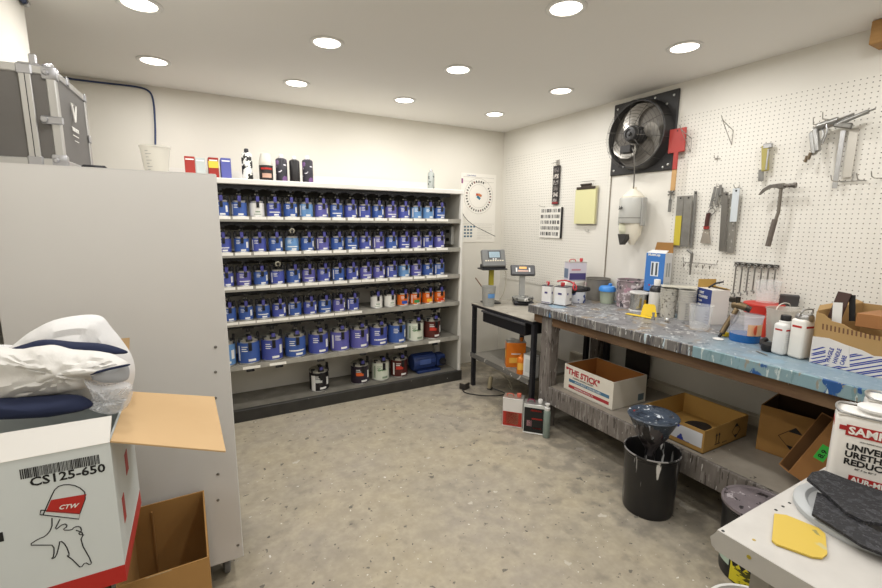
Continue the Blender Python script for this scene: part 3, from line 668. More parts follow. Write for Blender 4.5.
# clothes in the carton
cl_w = mat('white_cloth', 'D9D8D8', .85, bump=.35, bscale=22, var=('D6D6D6', 6, .4)); navy = mat('navy_cloth', '1B2440', .85)
def soft(name, label, cat, pts, y, depth, m, wr=.008, seed=0, tilt=0.0, parent=None, ws=9):
    P = [PY(u, v, y) for u, v in pts]
    mb = MB(); mb.pillow([(p.x, p.z) for p in P], lambda a, b, c: (a, y + b + (c - P[0].z) * tilt, c), depth, wr=wr, ws=ws, seed=seed)
    o = mb.build(name, m, parent, True)
    if cat: tag(o, label, cat)
    return o
hood = soft('folded_coverall', 'white folded coverall with a navy edge, heaped at the back of the spray gun carton', 'clothing',
     [(-30, 350), (5, 349), (30, 332), (58, 319), (97, 315), (112, 328), (132, 356), (134, 380), (120, 400), (60, 405), (-30, 400)], 1.50, .085, cl_w, .013, 1, ws=11)
soft('navy_trim', '', None, [(5, 351), (25, 344), (45, 339.5), (75, 342), (105, 344), (127, 351), (122, 354), (100, 351), (75, 349), (45, 345), (22, 350), (10, 353)], 1.425, .022, navy, .001, 2, parent=hood)
sh = soft('white_shirt', 'crumpled off-white garment bunched in front of the folded coverall', 'clothing',
     [(-30, 352), (15, 350), (45, 346), (80, 352), (110, 354), (129, 364), (118, 371), (95, 374), (85, 388), (40, 396), (-30, 400)], 1.375, .06, mat('offwhite_cloth', 'D3D1CD', .85, bump=.35, bscale=24), .016, 4, ws=16)
g = soft('grey_pouch', 'pale grey flat pouch with dark piping beside the crumpled garment', 'pouch', [(92, 373), (108, 369), (127, 365), (128, 379), (112, 383), (94, 380)], 1.335, .012, mat('grey_cloth', 'A2A4A8', .8), .001, 6)
soft('piping', '', None, [(91, 373), (108, 368), (128, 364), (128, 366), (108, 370.5), (92, 375)], 1.321, .003, navy, 0, 7, parent=g)
soft('navy_garment', 'dark navy garment rolled along the front of the spray gun carton', 'clothing',
     [(-30, 402), (10, 400), (40, 398), (75, 396), (90, 400), (92, 407), (70, 412), (40, 416), (-30, 417)], 1.315, .042, navy, .004, 8)
soft('plastic_bag', 'clear crinkled plastic bag at the right corner of the spray gun carton', 'bag',
     [(84, 380), (100, 386), (128, 383), (133, 392), (126, 408), (110, 414), (88, 408), (92, 396)], 1.33, .035, mat('bag_film', 'E9ECF0', .15, alpha=.35, spec=.9), .012, 11, ws=26)
# open brown carton on the floor in front of the cabinet
ob = thing('brown_carton', 'tall open brown carton standing before the grey cabinet', 'carton', (-.165, 1.70, 0), radians(1))
ow, od, oh = .25, .42, .50
m = MB(); m.bb((-ow / 2, -od / 2, 0), (ow / 2, -od / 2 + .005, oh)); m.bb((-ow / 2, od / 2 - .005, 0), (ow / 2, od / 2, oh)); m.bb((-ow / 2, -od / 2 + .005, 0), (-ow / 2 + .005, od / 2 - .005, oh)); m.bb((ow / 2 - .005, -od / 2 + .005, 0), (ow / 2, od / 2 - .005, oh)); m.bb((-ow / 2 + .005, -od / 2 + .005, 0), (ow / 2 - .005, od / 2 - .005, .005))
m.build('carton_body', mat('carton_brown', 'A57C46', .8, var=('8F6A3A', 5, .5)), ob)
MB().bb((-.06, od / 2 - .012, .02), (-.055, od / 2 - .005, oh - .03)).build('inner_flap', CARDI, ob)
quad('front_flap', [(-ow / 2, -od / 2, oh), (ow / 2, -od / 2, oh), (ow / 2, -od / 2 - .06, oh - .16), (-ow / 2, -od / 2 - .06, oh - .16)], mat('carton_brown', '', ), ob, .003)
MB().bb((-.05, -od / 2 - .001, oh - .12), (.02, -od / 2, oh)).build('tape_strip', mat('tape_film', 'D9C29A', .15, alpha=.6), ob)

# ------------------------------------------------------------------ long paint-splattered workbench along the right wall
BT = 0.96; SH = 0.34; BF = 2.285; BE = 2.66; BN = 0.05
top_m = mat('splattered_top', '7E7D7D', .35, var=[('636369', 3.5, .8), ('979798', 9, .55)],
            splats=[('A3A4A5', 16, .60, (1, .6, 1)), ('4A4A4C', 22, .60), ('857766', 9, .60), ('7E97A8', 6, .64, (1, .5, 1)), ('D9D9D6', 34, .64)], bump=.15, bscale=40)
# towards the near end the top is stained blue: real paint, with its own shape
nt = top_m.node_tree; N = nt.nodes; L = nt.links; bs = N['Principled BSDF']
tc = N.new('ShaderNodeTexCoord'); sp = N.new('ShaderNodeSeparateXYZ'); L.new(tc.outputs['Object'], sp.inputs[0])
nz = N.new('ShaderNodeTexNoise'); nz.inputs['Scale'].default_value = 4; L.new(tc.outputs['Object'], nz.inputs['Vector'])
a1 = N.new('ShaderNodeMath'); a1.operation = 'MULTIPLY_ADD'; a1.inputs[1].default_value = 0.9; L.new(nz.outputs['Fac'], a1.inputs[0]); L.new(sp.outputs[1], a1.inputs[2])
mr = N.new('ShaderNodeMapRange'); mr.inputs[1].default_value = -0.65; mr.inputs[2].default_value = -1.15; mr.inputs[3].default_value = 0; mr.inputs[4].default_value = .72; L.new(a1.outputs[0], mr.inputs[0])
mx = N.new('ShaderNodeMix'); mx.data_type = 'RGBA'; L.new(bs.inputs['Base Color'].links[0].from_socket, mx.inputs[6]); mx.inputs[7].default_value = lin('7F9CAD'); L.new(mr.outputs[0], mx.inputs[0]); L.new(mx.outputs[2], bs.inputs['Base Color'])
edge_m = mat('dripped_edge', '74716F', .45, var=[('55524F', 30, .9)], stretch=(1, 1, .12),
             splats=[('96948F', 55, .56, (1, 1, .12)), ('45444A', 60, .58, (1, 1, .12)), ('C9CBCB', 70, .64, (1, 1, .14)), ('3F6E9C', 26, .66, (1, 1, .2)), ('B4C4CC', 30, .63, (1, 1, .2))], bump=.2, bscale=60)
edge_b = mat('dripped_edge_blue', '7C9298', .45, var=[('7FA3B0', 10, .6)], stretch=(1, 1, .3), splats=[('24508A', 6, .57, (1, 1, .8)), ('B5C2C2', 45, .60, (1, 1, .2)), ('6E8C92', 50, .60, (1, 1, .2)), ('8C8A80', 22, .62, (1, 1, .4))], bump=.2)
wood_s = mat('splattered_wood', '6F6862', .65, var=[('8B8580', 14, .7), ('4E4742', 30, .5)], stretch=(1, 1, .25), splats=[('8A8580', 50, .58, (1, 1, .14)), ('4E4843', 55, .59, (1, 1, .14)), ('C2BFBA', 60, .68, (1, 1, .2))], bump=.25)
apron_m = mat('brown_apron', '6B4E38', .65, var=[('463528', 9, .9), ('8D7355', 20, .5)], stretch=(1, .2, 1), splats=[('D8D2C8', 46, .735), ('A98F70', 16, .68)], bump=.15)
WB = thing('workbench', 'long paint-splattered wooden workbench with a lower shelf along the pegboard wall', 'workbench', (BF, BE, 0))
WB.rotation_euler = (0, 0, 0)
class WBm(Off): pass
W = lambda: Off(WB.location)
W().bb((BF + .012, BN, BT - .035), (XR - .008, BE, BT), .003).build('bench_top', top_m, WB)
W().bb((BF, 1.32, BT - .062), (BF + .012, BE, BT - .001), .003).build('front_edge', edge_m, WB)
W().bb((BF, BN, BT - .062), (BF + .012, 1.32, BT - .001), .003).build('front_edge', edge_b, WB)
W().bb((BF + .012, BE, BT - .055), (XR - .008, BE + .012, BT - .001), .003).build('end_edge', edge_m, WB)
W().bb((BF + .045, BN, BT - .135), (BF + .085, BE - .03, BT - .036)).build('apron', apron_m, WB)
W().bb((BF + .085, BE - .07, BT - .135), (XR - .01, BE - .03, BT - .036)).build('apron', apron_m, WB)
for y in (BE - .175, 0.1):
    W().bb((BF + .035, y - .06, 0), (BF + .125, y + .045, BT - .036), .003).build('leg', wood_s, WB)
W().bb((XR - .16, BE - .175, 0), (XR - .07, BE - .095, BT - .036), .003).build('leg', wood_s, WB)
for y in (BE - .46, BE - .64):
    pass
shelf_m = mat('shelf_board', '9A9286', .6, var=[('6E675D', 4, .7), ('A39B8E', 12, .4)], splats=[('4A443D', 10, .69), ('C9C5BD', 34, .72)], bump=.1)
W().bb((BF + .06, BN, SH - .03), (XR - .055, BE - .215, SH), .002).build('lower_shelf', shelf_m, WB)
W().bb((BF + .035, BN, SH - .135), (BF + .06, BE - .235, SH + .002), .003).build('shelf_board_front', wood_s, WB)
# dark uprights standing behind the bench near its far end
up = thing('steel_upright', 'black square steel post behind the workbench near its far end', 'post', (2.98, 2.44, 0))
W2 = MB().bb((-.02, -.02, .345), (.02, .02, .90)).build('post_tube', DARK, up)
up = thing('dark_board', 'dark narrow board leaning on the wall under the workbench', 'board', (3.03, 2.18, 0))
MB().bb((-.012, -.11, .345), (.008, .10, .90)).build('panel', mat('dark_board', '2C2926', .7, var=('3A3632', 8, .5)), up)

# steel side table with drawer
T2 = thing('steel_table', 'small black steel-framed table carrying the two scales between rack and workbench', 'table', (2.30, 3.49, 0))
blkm = mat('chipped_black_frame', '1F1F22', .5, var=('34343A', 14, .5), splats=[('9C9A96', 40, .72)])
tw, td, th = .60, -.885, .83
for x in (0, tw):
    for y in (-.0, td + .02):
        MB().bb((x, y - .035, 0), (x + .035, y, th - .03)).build('leg', blkm, T2)
MB().bb((-.005, td, th - .03), (tw + .04, .005, th - .004)).build('frame_rail', blkm, T2)
MB().bb((-.01, td - .002, th - .006), (tw + .045, .01, th), .001).build('table_top', mat('worn_top', 'A09A8E', .5, var=[('857F74', 5, .6), ('B8B3A8', 14, .5)], splats=[('5A554D', 18, .69)]), T2)
MB().bb((-.004, td + .04, .305), (tw + .04, -.02, .33), .002).build('lower_shelf', mat('dusty_shelf', '8D897F', .6, var=('75716A', 8, .6), splats=[('D6D2CA', 30, .71)]), T2)
MB().bb((-.012, td + .02, .295), (-.004, -.0, .34), .001).build('shelf_rail', mat('scuffed_rail', '6B6964', .5, splats=[('C9C6C0', 22, .62)]), T2)
dr = MB().bb((.0, td + .10, th - .145), (.40, -.18, th - .04), .005).build('drawer', mat('drawer_black', '18181B', .45), T2)
MB().bb((-.012, td + .09, th - .055), (.0, -.17, th - .035), .003).build('drawer_lip', mat('drawer_lip', '4A4A4C', .4), dr)

# ------------------------------------------------------------------ things on the steel table
def at(u, v, z): return PZ(u, v, z)
TT = .8312
# touch display on a post
p = at(489, 301, .833); base = Vector((2.455, 3.38, TT))
ds = thing('mixing_scale_display', 'grey touch display terminal on a yellow post behind the mixing cup', 'scale', base, radians(-14))
grey = mat('scale_grey', '7C7D7C', .4, var=('6F706F', 8, .4)); dk = mat('scale_dark', '2A2B2D', .4)
MB().box((0, 0.04, .006), (.16, .14, .012), .003).build('base_plate', dk, ds)
MB().box((0, 0.04, .16), (.045, .03, .32), .002).build('post', mat('post_yellow', 'A69A2E', .5), ds)
MB().box((0, 0.02, .335), (.25, .15, .014), .004).build('tray', dk, ds)
tl = Matrix.Rotation(radians(-20), 3, 'X')
MB().box((0, .0, .435), (.235, .045, .165), .008, rot=tl).build('screen_housing', grey, ds)
MB().box((0, .005, .362), (.235, .08, .04), .006).build('screen_base', dk, ds)
def rel(v): return tuple(tl @ Vector(v) + Vector((0, 0, .435)))
MB().box(rel((.005, -.0235, .030)), (.13, .002, .075), rot=tl).build('screen_bezel', mat('bezel', '4E5053', .4), ds)
MB().box(rel((.005, -.025, .030)), (.105, .002, .055), rot=tl).build('screen', mat('lcd', '9FB3BE', .3, emit=('9FB3BE', .25)), ds)
m = MB()
for k in range(5): m.box(rel((.005, -.0265, .012 + k * .009)), (.09, .001, .0015), rot=tl)
m.build('screen_text', mat('lcd_line', '5E7484', .4), ds)
m = MB()
for k in range(8): m.box(rel((-.085 + k * .024, -.0240, -.028)), (.016, .002, .010), rot=tl)
m.build('button_strip', mat('btn_cream', 'E5DCC6', .4), ds)
for k in range(2): MB().box(rel((-.01 + .025 * k, -.024, -.012)), (.014, .002, .012), rot=tl).build('button', mat('btn_w', 'EDEDED', .4), ds)
MB().tube([(.12, .02, .34), (.15, .02, .28), (.14, .03, .10), (.10, .05, .03), (.11, .06, .006)], .003, 6, 2).build('cable', mat('beige_cord2', 'B5AE9C', .5), ds, True)
# cup with brush
bc = at(490, 303, TT)
cc = cup('mixing_cup', 'cloudy plastic cup holding a brush and blue paint in front of the display terminal', (bc.x - .09, bc.y - .10, TT), .052, .066, .185, mat('cup_grey', 'A9A9A4', .4, alpha=.75))
MB().lathe([(0, .003), (.048, .003), (.054, .06), (0, .06)], n=24).build('paint_fill', mat('grey_fill', '6F6E6C', .5), cc, True)
MB().patch(.0645, -.7, .4, .08, .12).build('paint_smear', mat('blue_smear', '5E8EC4', .4), cc)
tag(MB().cyl((bc.x - .075, bc.y - .10, TT + .07), (bc.x - .19, bc.y - .02, TT + .26), .006, .005, 10).build('brush_handle', mat('brush_wood', '6B4B33', .5), None, True), 'thin brown brush handle sticking out of the cloudy cup', 'brush')
# second scale
sb = at(517, 303, .833); sc_ = thing('bench_scale', 'small bench scale with tilted keypad head and a round pan covered in paint', 'scale', (2.70, 3.22, TT), radians(-32))
MB().box((0, 0, .022), (.19, .17, .038), .012).build('scale_base', mat('scale_black', '1E1E22', .4), sc_)
MB().lathe([(0, .041), (.095, .041), (.102, .046), (.104, .066), (.100, .070), (0, .070)], n=32).build('weighing_pan', mat('pan_splash', '8C8C88', .4, .3, splats=[('1A1A1C', 22, .52, (1, 1, .3)), ('E4E4E0', 30, .6, (1, 1, .3))]), sc_, True)
MB().box((.0, .10, .16), (.055, .035, .26), .004).build('column', mat('col_grey', 'B9BAB8', .35, .4), sc_)
th2 = Matrix.Rotation(radians(-35), 3, 'X')
MB().box((0, .085, .315), (.235, .035, .115), .010, rot=th2).build('display_head', mat('head_dark', '4C4C4F', .4), sc_)
def rl2(v): return tuple(th2 @ Vector(v) + Vector((0, .085, .315)))
MB().box(rl2((0, -.0185, .020)), (.07, .002, .022), rot=th2).build('display_window', mat('amber_lcd', 'D89A3A', .3, emit=('D89A3A', .35)), sc_)
MB().box(rl2((0, -.0185, -.014)), (.10, .002, .018), rot=th2).build('key_row', mat('key_pink', 'C9A79A', .4), sc_)
for s_ in (-1, 1): MB().box(rl2((s_ * .062, -.0185, -.002)), (.014, .002, .045), rot=th2).build('key_row', WPLAS, sc_)
MB().lathe([(0, 0), (.012, .0), (.012, .02), (0, .02)], (-.07, -.06, 0), 14).build('levelling_foot', mat('foot_blue', '3B46A8', .4), sc_)

# F-style cans -----------------------------------------------------
def fcan(label, p, w, d, h, rz, body, front=None, side=None, cap=WPLAS, capr=.018, capx=.25, group=None, handle=True, rimm=None, prints=(), parts=None):
    t = thing('solvent_can', label, 'can', p, rz, group)
    MB().box((0, 0, h / 2), (w, d, h - .006), .006, seg=2).build('can_body', body, t)
    m = MB()
    for z in (.003, h - .003): m.box((0, 0, z), (w + .003, d + .003, .006), .002)
    m.build('rim', rimm or tinm, t)
    MB().lathe([(0, h - .002), (capr * .8, h - .002), (capr * .8, h + .008), (capr, h + .008), (capr, h + .026), (capr * .85, h + .030), (0, h + .030)], (w * capx, 0, 0), 20).build('cap', cap, t, True)
    if handle: MB().tube([(-w * .35, 0, h), (-w * .33, 0, h + .02), (-w * .05, 0, h + .022), (0, 0, h)], .004, 6, 1).build('handle', parts or tinm, t, True)
    if front: MB().box((0, -d / 2 - .0004, h * front[1]), (w * .96, .0008, h * front[2]), 0).build('front_panel', front[0], t)
    if side: MB().box((-w / 2 - .0004, 0, h * side[1]), (.0008, d * .94, h * side[2]), 0).build('side_panel', side[0], t)
    for (fc, x, z, ww, hh, mm) in prints:
        if fc == 'f': MB().box((x * w, -d / 2 - .0012, z * h), (ww * w, .0008, hh * h)).build('label_print', mm, t)
        else: MB().box((-w / 2 - .0012, x * d, z * h), (.0008, ww * d, hh * h)).build('label_print', mm, t)
    return t
ORG = mat('orange_can', 'DB7A22', .4, .2); GW = mat('white_can', 'DEDEDB', .35); PUR = mat('violet_print', '4A4478', .5); GRY = mat('grey_print', '8E8E90', .5)
Y2 = .3315
p = at(508, 366, .33)
fcan('large orange solvent can on the lower shelf of the steel table', (2.42, 2.96, Y2), .17, .10, .235, radians(-30), ORG, capx=.3, cap=ORG, capr=.016, prints=[('f', 0, .55, .5, .04, GW), ('f', -.1, .3, .5, .2, mat('yel', 'E8B24A', .5)), ('s', 0, .5, .5, .3, mat('yel', 'E8B24A', .5))])
t = thing('paint_tin', 'small orange tin between the large orange can and the white can', 'can', (2.345, 2.79, Y2))
MB().lathe([(0, 0), (.034, 0), (.034, .125), (.028, .14), (.014, .15), (.014, .165), (0, .165)], n=24).build('can_body', ORG, t, True)
MB().patch(.0342, -1.6, .2, .04, .10).build('label_print', mat('yel', 'E8B24A', .5), t)
fcan('plain white slim can at the near end of the steel table shelf', (2.372, 2.69, Y2), .062, .12, .19, radians(8), GW, capx=0, capr=.014, handle=False, prints=[('s', 0, .5, .6, .6, mat('pale_print', 'C8CCCA', .5))])
# floor cans
fcan('white solvent can with a red lower half standing on the floor by the bench leg', (2.13, 2.60, 0), .16, .10, .235, radians(-48), mat('white_can2', 'D9D6D2', .35), prints=[('f', 0, .28, .94, .5, mat('can_red', 'A83226', .4)), ('f', 0, .3, .6, .4, mat('tan_pic', 'C4A182', .5)), ('s', 0, .28, .94, .5, mat('can_red', 'A83226', .4)), ('s', 0, .30, .6, .4, mat('tan_pic', 'C4A182', .5)), ('s', .1, .8, .3, .06, mat('violet_print', '4A4478', .5))], cap=mat('cap_red', 'B85A48', .5), parts=mat('cap_red', 'B85A48', .5))
fcan('white and black solvent can on the floor before the red and white one', (2.20, 2.43, 0), .16, .10, .235, radians(-48), mat('white_can3', 'CFD2CE', .35), cap=WPLAS, prints=[('f', 0, .47, .92, .84, INK), ('f', .1, .8, .5, .06, RED), ('f', .15, .52, .5, .05, RED), ('f', .15, .2, .4, .05, RED), ('f', -.2, .35, .25, .2, mat('rose', 'B98A90', .5)), ('s', -.1, .75, .5, .05, GRY), ('s', -.1, .62, .2, .08, mat('violet_print', '4A4478', .5))], parts=mat('burg', '7A1F3C', .5))
q = at(537, 437, 0)
t = thing('sealer_bottle', 'tall grey-green bottle with white spout cap on the floor beside the solvent cans', 'bottle', (2.215, 2.31, 0))
MB().lathe([(0, 0), (.024, 0), (.0255, .004), (.0255, .205), (.020, .215), (0, .217)], n=24).build('bottle_body', mat('bottle_green', '7E8B84', .4), t, True)
MB().lathe([(0, .215), (.019, .215), (.021, .225), (.021, .236), (.010, .240), (.010, .256), (.017, .258), (.017, .268), (0, .27)], n=20).build('cap', WPLAS, t, True)
# power strip things on the floor
t = thing('power_adapter', 'small dark power adapter on the floor by the rack corner', 'adapter', (2.19, 3.43, 0), radians(20))
MB().box((0, 0, .03), (.085, .07, .06), .006).build('adapter_body', mat('adapter_dark', '332E2A', .5), t)
MB().box((0, 0, .0615), (.07, .055, .003)).build('adapter_label', mat('dusty', '8C8474', .7), t)
t = thing('power_adapter', 'beige upright plug adapter on the floor under the steel table corner', 'adapter', (2.40, 3.30, 0), radians(35))
MB().box((0, 0, .065), (.04, .035, .13), .008, rot=(.1, .06, 0)).build('adapter_body', mat('adapter_beige', 'A79C80', .5), t)
MB().box((0.0, -.0, .008), (.05, .045, .014), .003).build('adapter_base', BLACK, t)
tag(MB().tube([(2.145, 3.40, .02), (2.12, 3.33, .005), (2.22, 3.20, .005), (2.36, 3.12, .005), (2.47, 3.12, .005), (2.45, 3.22, .006), (2.42, 3.27, .012)], .005, 6, 2).build('extension_cable', BLACK, None, True), 'black cord looping on the floor between the two adapters', 'cord')
tag(MB().tube([(2.41, 3.31, .135), (2.43, 3.32, .19), (2.50, 3.28, .17), (2.56, 3.18, .08), (2.55, 3.14, .01), (2.62, 3.3, .006)], .004, 6, 2).build('extension_cable', mat('beige_cord2', 'B5AE9C', .5), None, True), 'beige cord arching from the upright adapter', 'cord')

# ------------------------------------------------------------------ things hung on the right wall
def w_(u, v, off=.02): return PX(u, v, XR - .006 - off)
AW = Matrix.Rotation(-pi / 2, 3, 'Y')           # local z -> -x (into the room)
XW = XR - .0065
def wthing(name, label, cat, y, z, group=None): return thing(name, label, cat, (XW, y, z), 0, group)
# exhaust fan
fan = thing('wall_fan', 'black framed wall fan with three silver blades behind a wire guard', 'fan', (XR, 2.325, 2.272))
fdark = mat('fan_black', '2B2A2B', .45, var=('3A3938', 6, .5)); fsil = mat('fan_blade', 'A8A49D', .35, .5, var=('7F7B74', 6, .6))
m = MB(); m.box((-.010, 0, 0), (.018, .555, .56), .006); m.build('mount_plate', fdark, fan)
for (a, b) in ((-.24, .24), (.24, .24), (-.24, -.24), (.24, -.24), (-.09, .255), (.19, .18), (-.2, -.255), (-.19, .19), (.15, -.22)):
    MB().lathe([(0, 0), (.009, 0), (.007, .005), (0, .006)], (-.019, a, b), 10, AW).build('bolt', tinm, fan)
MB().lathe([(.255, .018), (.262, .018), (.250, .06), (.245, .10), (.238, .10), (.243, .06), (.248, .018)], (0, 0, 0), 48, AW).build('duct_ring', fdark, fan, True)
MB().lathe([(0, .019), (.247, .019), (.247, .021), (0, .021)], (0, 0, 0), 48, AW).build('back_grille', mat('fan_back', '7A756E', .6, var=('8A857D', 4, .6)), fan)
for k in range(3):
    a0 = radians(70 + 120 * k); mb = MB(); G = []
    for i in range(9):
        t = i / 8; rr = .05 + .175 * t; lead = a0 + .10 + .75 * t * t; wd = .50 + .62 * sin(pi * min(1, t * .95 + .02)) * (1 - .3 * t)
        row = []
        for j in range(7):
            q = j / 6; ang = lead - wd * q; d = .045 + .035 * q + .006 * sin(pi * q)
            row.append(Vector((-d, rr * cos(ang), rr * sin(ang))))
        G.append(row)
    for off in (0, .003):
        V = [[mb.bm.verts.new(p + Vector((-off, 0, 0))) for p in r] for r in G]
        for i in range(8):
            for j in range(6): mb.bm.faces.new((V[i][j], V[i + 1][j], V[i + 1][j + 1], V[i][j + 1]))
    mb.build('blade', fsil, fan, True, recalc=False)
MB().lathe([(0, .03), (.062, .03), (.066, .06), (.066, .115), (.06, .125), (0, .125)], (0, 0, 0), 32, AW).build('motor', fdark, fan, True)
hb = MB().lathe([(0, .125), (.055, .125), (.058, .15), (.05, .165), (.034, .17), (.032, .16), (.016, .16), (.014, .175), (0, .177)], (0, 0, 0), 32, AW).build('motor_cap', mat('fan_cap', '3B3A3A', .4), fan, True)
m = MB()
for i, rr in enumerate([.075, .098, .121, .144, .167, .19, .213, .236, .254]):
    d = .158 - .05 * ((rr - .07) / .19) ** 2
    m.tube([(-d, rr * cos(a * pi / 20), rr * sin(a * pi / 20)) for a in range(41)], .0013, 4)
for k in range(10):
    a = k * pi / 5 + .2
    m.tube([(-(.158 - .05 * ((rr - .07) / .19) ** 2), rr * cos(a), rr * sin(a)) for rr in (.06, .12, .18, .22, .254)] + [(-.03, .262 * cos(a), .262 * sin(a))], .0022, 5)
m.build('wire_guard', mat('guard_grey', '55524E', .45, .5), fan)
MB().box((-.17, .005, -.115), (.05, .09, .055), .004).build('terminal_box', fdark, fan)
m = MB().tube([(-.17, -.04, -.11), (-.19, -.075, -.14), (-.17, -.075, -.25), (-.13, -.05, -.36), (-.12, -.04, -.405)], .005, 6, 2).build('supply_cable', mat('cable_grey', '6B6863', .5), fan, True)
# cord reel
rl = thing('cord_reel', 'pale grey hanging cord reel with a white bell top below the wall fan', 'cord reel', (XR - .105, 2.29, 1.44)); rl.scale = (1, .95, 1.1)
rg = mat('reel_grey', 'BDBDB8', .4); 
MB().lathe([(0, .40), (.018, .40), (.02, .385), (.05, .365), (.085, .335), (.085, .325), (0, .325)], n=28).build('bell_top', mat('reel_white', 'E6E0CF', .4), rl, True)
MB().lathe([(0, .15), (.092, .15), (.098, .16), (.098, .31), (.09, .325), (0, .325)], n=32).build('housing', rg, rl, True)
for yy_ in (-.105, .105): MB().box((0, yy_, .23), (.05, .016, .19), .004).build('side_bracket', mat('reel_bracket', 'A5A5A1', .4), rl)
MB().lathe([(.0985, .185), (.0995, .185), (.0995, .190), (.0985, .190)], n=32).build('seam_band', mat('seam_dark', '77756F', .5), rl, True)
MB().lathe([(0, .06), (.03, .055), (.062, .08), (.070, .11), (.066, .15), (0, .15)], (0, .03, 0), n=28).build('cord_guide', mat('guide_cream', 'E3E2C8', .4), rl, True)
MB().lathe([(0, .0), (.02, .0), (.06, .07), (.07, .15), (0, .15)], (0, -.02, 0), n=24).build('lower_cone', mat('reel_white', 'E6E0CF', .4), rl, True)
MB().prism([(-.045, .085), (.035, .085), (.03, .055), (-.005, .01), (-.02, .01)], (-.045, .0, -.01), (0, -1, 0), (0, 0, 1), .05).build('cord_mouth', mat('mouth_dark', '3A3835', .5), rl)
text('Safe', .035, INK, rl, (-.094, .055, .245), (-.35, -1, 0), (0, 0, 1), bold=.02, shear=.3)
MB().box((.095, 0, .25), (.018, .06, .14), .002).build('wall_bracket', STEELD, rl)
# clipboard
t = wthing('clipboard', 'clipboard with a yellow paper pad hanging on the far pegboard', 'clipboard', 2.832, 1.595)
MB().box((-.012, .0, .165), (.004, .245, .33), .002).build('board', mat('clip_board', 'B9B29A', .5), t)
MB().box((-.024, .004, .155), (.018, .232, .305), .001).build('paper_pad', mat('yellow_pad', 'DAD6A4', .6), t)
m = MB(); m.box((-.036, 0, .315), (.008, .215, .022), .003); m.box((-.030, 0, .335), (.010, .12, .035), .004); m.cyl((-.034, -.06, .345), (-.034, .06, .345), .008); m.build('clip', mat('clip_dark', '4D443E', .4, .6), t)
MB().tube([(0, -.06, .372), (-.03, -.06, .372), (-.03, .06, .372)], .0025, 5).build('hanging_wire', WIRE, t)
# photo strip
t = wthing('sample_strip', 'narrow dark strip of small pictures hanging on the far pegboard', 'swatch strip', 3.225, 1.785)
MB().box((-.014, 0, .175), (.012, .085, .36), .001).build('strip', mat('strip_dark', '2F2A29', .5), t)
for k in range(6): MB().box((-.0205, 0, .03 + k * .057), (.001, .066, .040)).build('picture', mat('pic%d' % (k % 3), ['9C9793', 'C4BDB5', '6E6967'][k % 3], .5, splats=[('2A2625', 60, .52)]), t)
MB().box((-.0206, 0, .01), (.0012, .08, .018)).build('red_tab', mat('maroon_tab', '8C2B2E', .5), t)
m = MB(); m.tube([(0, 0, .39), (-.02, .0, .39), (-.02, .07, .385)], .0025, 5); m.box((-.006, 0, .385), (.01, .04, .05), .002); m.build('hook', WIRE, t)
# bar code card
t = wthing('barcode_card', 'white card with five rows of black bar codes below the picture strip', 'card', 3.28, 1.46)
MB().box((-.008, 0, .145), (.006, .31, .295)).build('card_sheet', mat('card_white', 'ECE9E2', .5), t)
MB().box((-.012, -.150, .145), (.014, .014, .295)).build('card_edge', INK, t)
m = MB(); random.seed(3)
for r in range(5):
    y = .135
    while y > -.125:
        wd = random.choice((.004, .007, .012)); m.box((-.0118, y, .262 - r * .056), (.001, wd, .034)); y -= wd + random.choice((.004, .008, .016))
m.build('bar_codes', mat('barcode_grey', '3A3A3A', .5), t)
MB().tube([(0, .10, .30), (-.03, .10, .30), (-.03, .16, .315)], .0025, 5).build('hook', WIRE, t)
# wire hooks
def hook(label, y, z, ln=.09, kind=0):
    t = wthing('peg_hook', label, 'hook', y, z, 'empty hooks on the pegboards')
    m = MB()
    if kind == 0: m.tube([(0, 0, .02), (-.006, 0, 0), (-ln, 0, -.004), (-ln - .015, 0, .018)], .0024, 6, 1); m.tube([(0, -.02, -.002), (-.006, 0, -.002), (0, .02, -.002)], .002, 5)
    elif kind == 1: m.tube([(0, 0, 0), (-.13, .0, .045), (-.15, 0, .075)], .0028, 6, 1); m.tube([(-.0, 0, -.09), (-.0, 0, 0), (-.13, 0, .045), (0, 0, -.09)], .0022, 6)
    elif kind == 2:
        m.tube([(0, .05, 0), (-.01, .05, 0), (-.01, -.05, 0), (0, -.05, 0)], .0028, 6)
        m.tube([(-.01, .045, 0), (-.09, .06, -.002), (-.11, .06, .03)], .0026, 6, 1); m.tube([(-.01, -.045, 0), (-.09, -.045, -.002), (-.11, -.045, .03)], .0026, 6, 1); m.tube([(0, 0, 0), (-.012, 0, 0), (-.012, 0, .045)], .0026, 6)
    m.build('hook_wire', WIRE, t, True); return t
hook('triangular wire bracket on the near pegboard between the fan and the yellow knife', 1.66, 2.20, kind=1)
hook('small wire hook below the triangular wire bracket', 1.74, 2.035, .03)
hook('triangular wire bracket half hidden by the red paddle beside the fan', 1.93, 2.19, kind=1)
hook('wide double wire hook below the spray guns', 1.02, 1.835, kind=2)
hook('wire hook at the near edge of the pegboard beside the double hook', .86, 1.84, kind=2)
hook('single hook holding nothing right of the straight blades', 1.585, 1.835, .05)
hook('small hook under the clipboard on the far pegboard', 2.80, 1.53, .03)
# red paddle
t = wthing('paint_paddle', 'red square-bladed paddle with a bare wood handle beside the fan', 'paddle', 2.008, 1.845)
MB().box((-.045, 0, .34), (.012, .125, .165), .004).build('paddle_blade', mat('paddle_red', 'A93A34', .4), t)
MB().box((-.045, 0, .20), (.012, .034, .13), .003).build('neck', mat('paddle_red', 'A93A34', .4), t)
MB().box((-.045, 0, .07), (.012, .034, .15), .003).build('handle', mat('raw_handle', 'C29A66', .6), t)
MB().lathe([(0, 0), (.005, 0), (.005, .002), (0, .002)], (-.0515, 0, .405), 8, AW).build('hang_hole', INK, t)
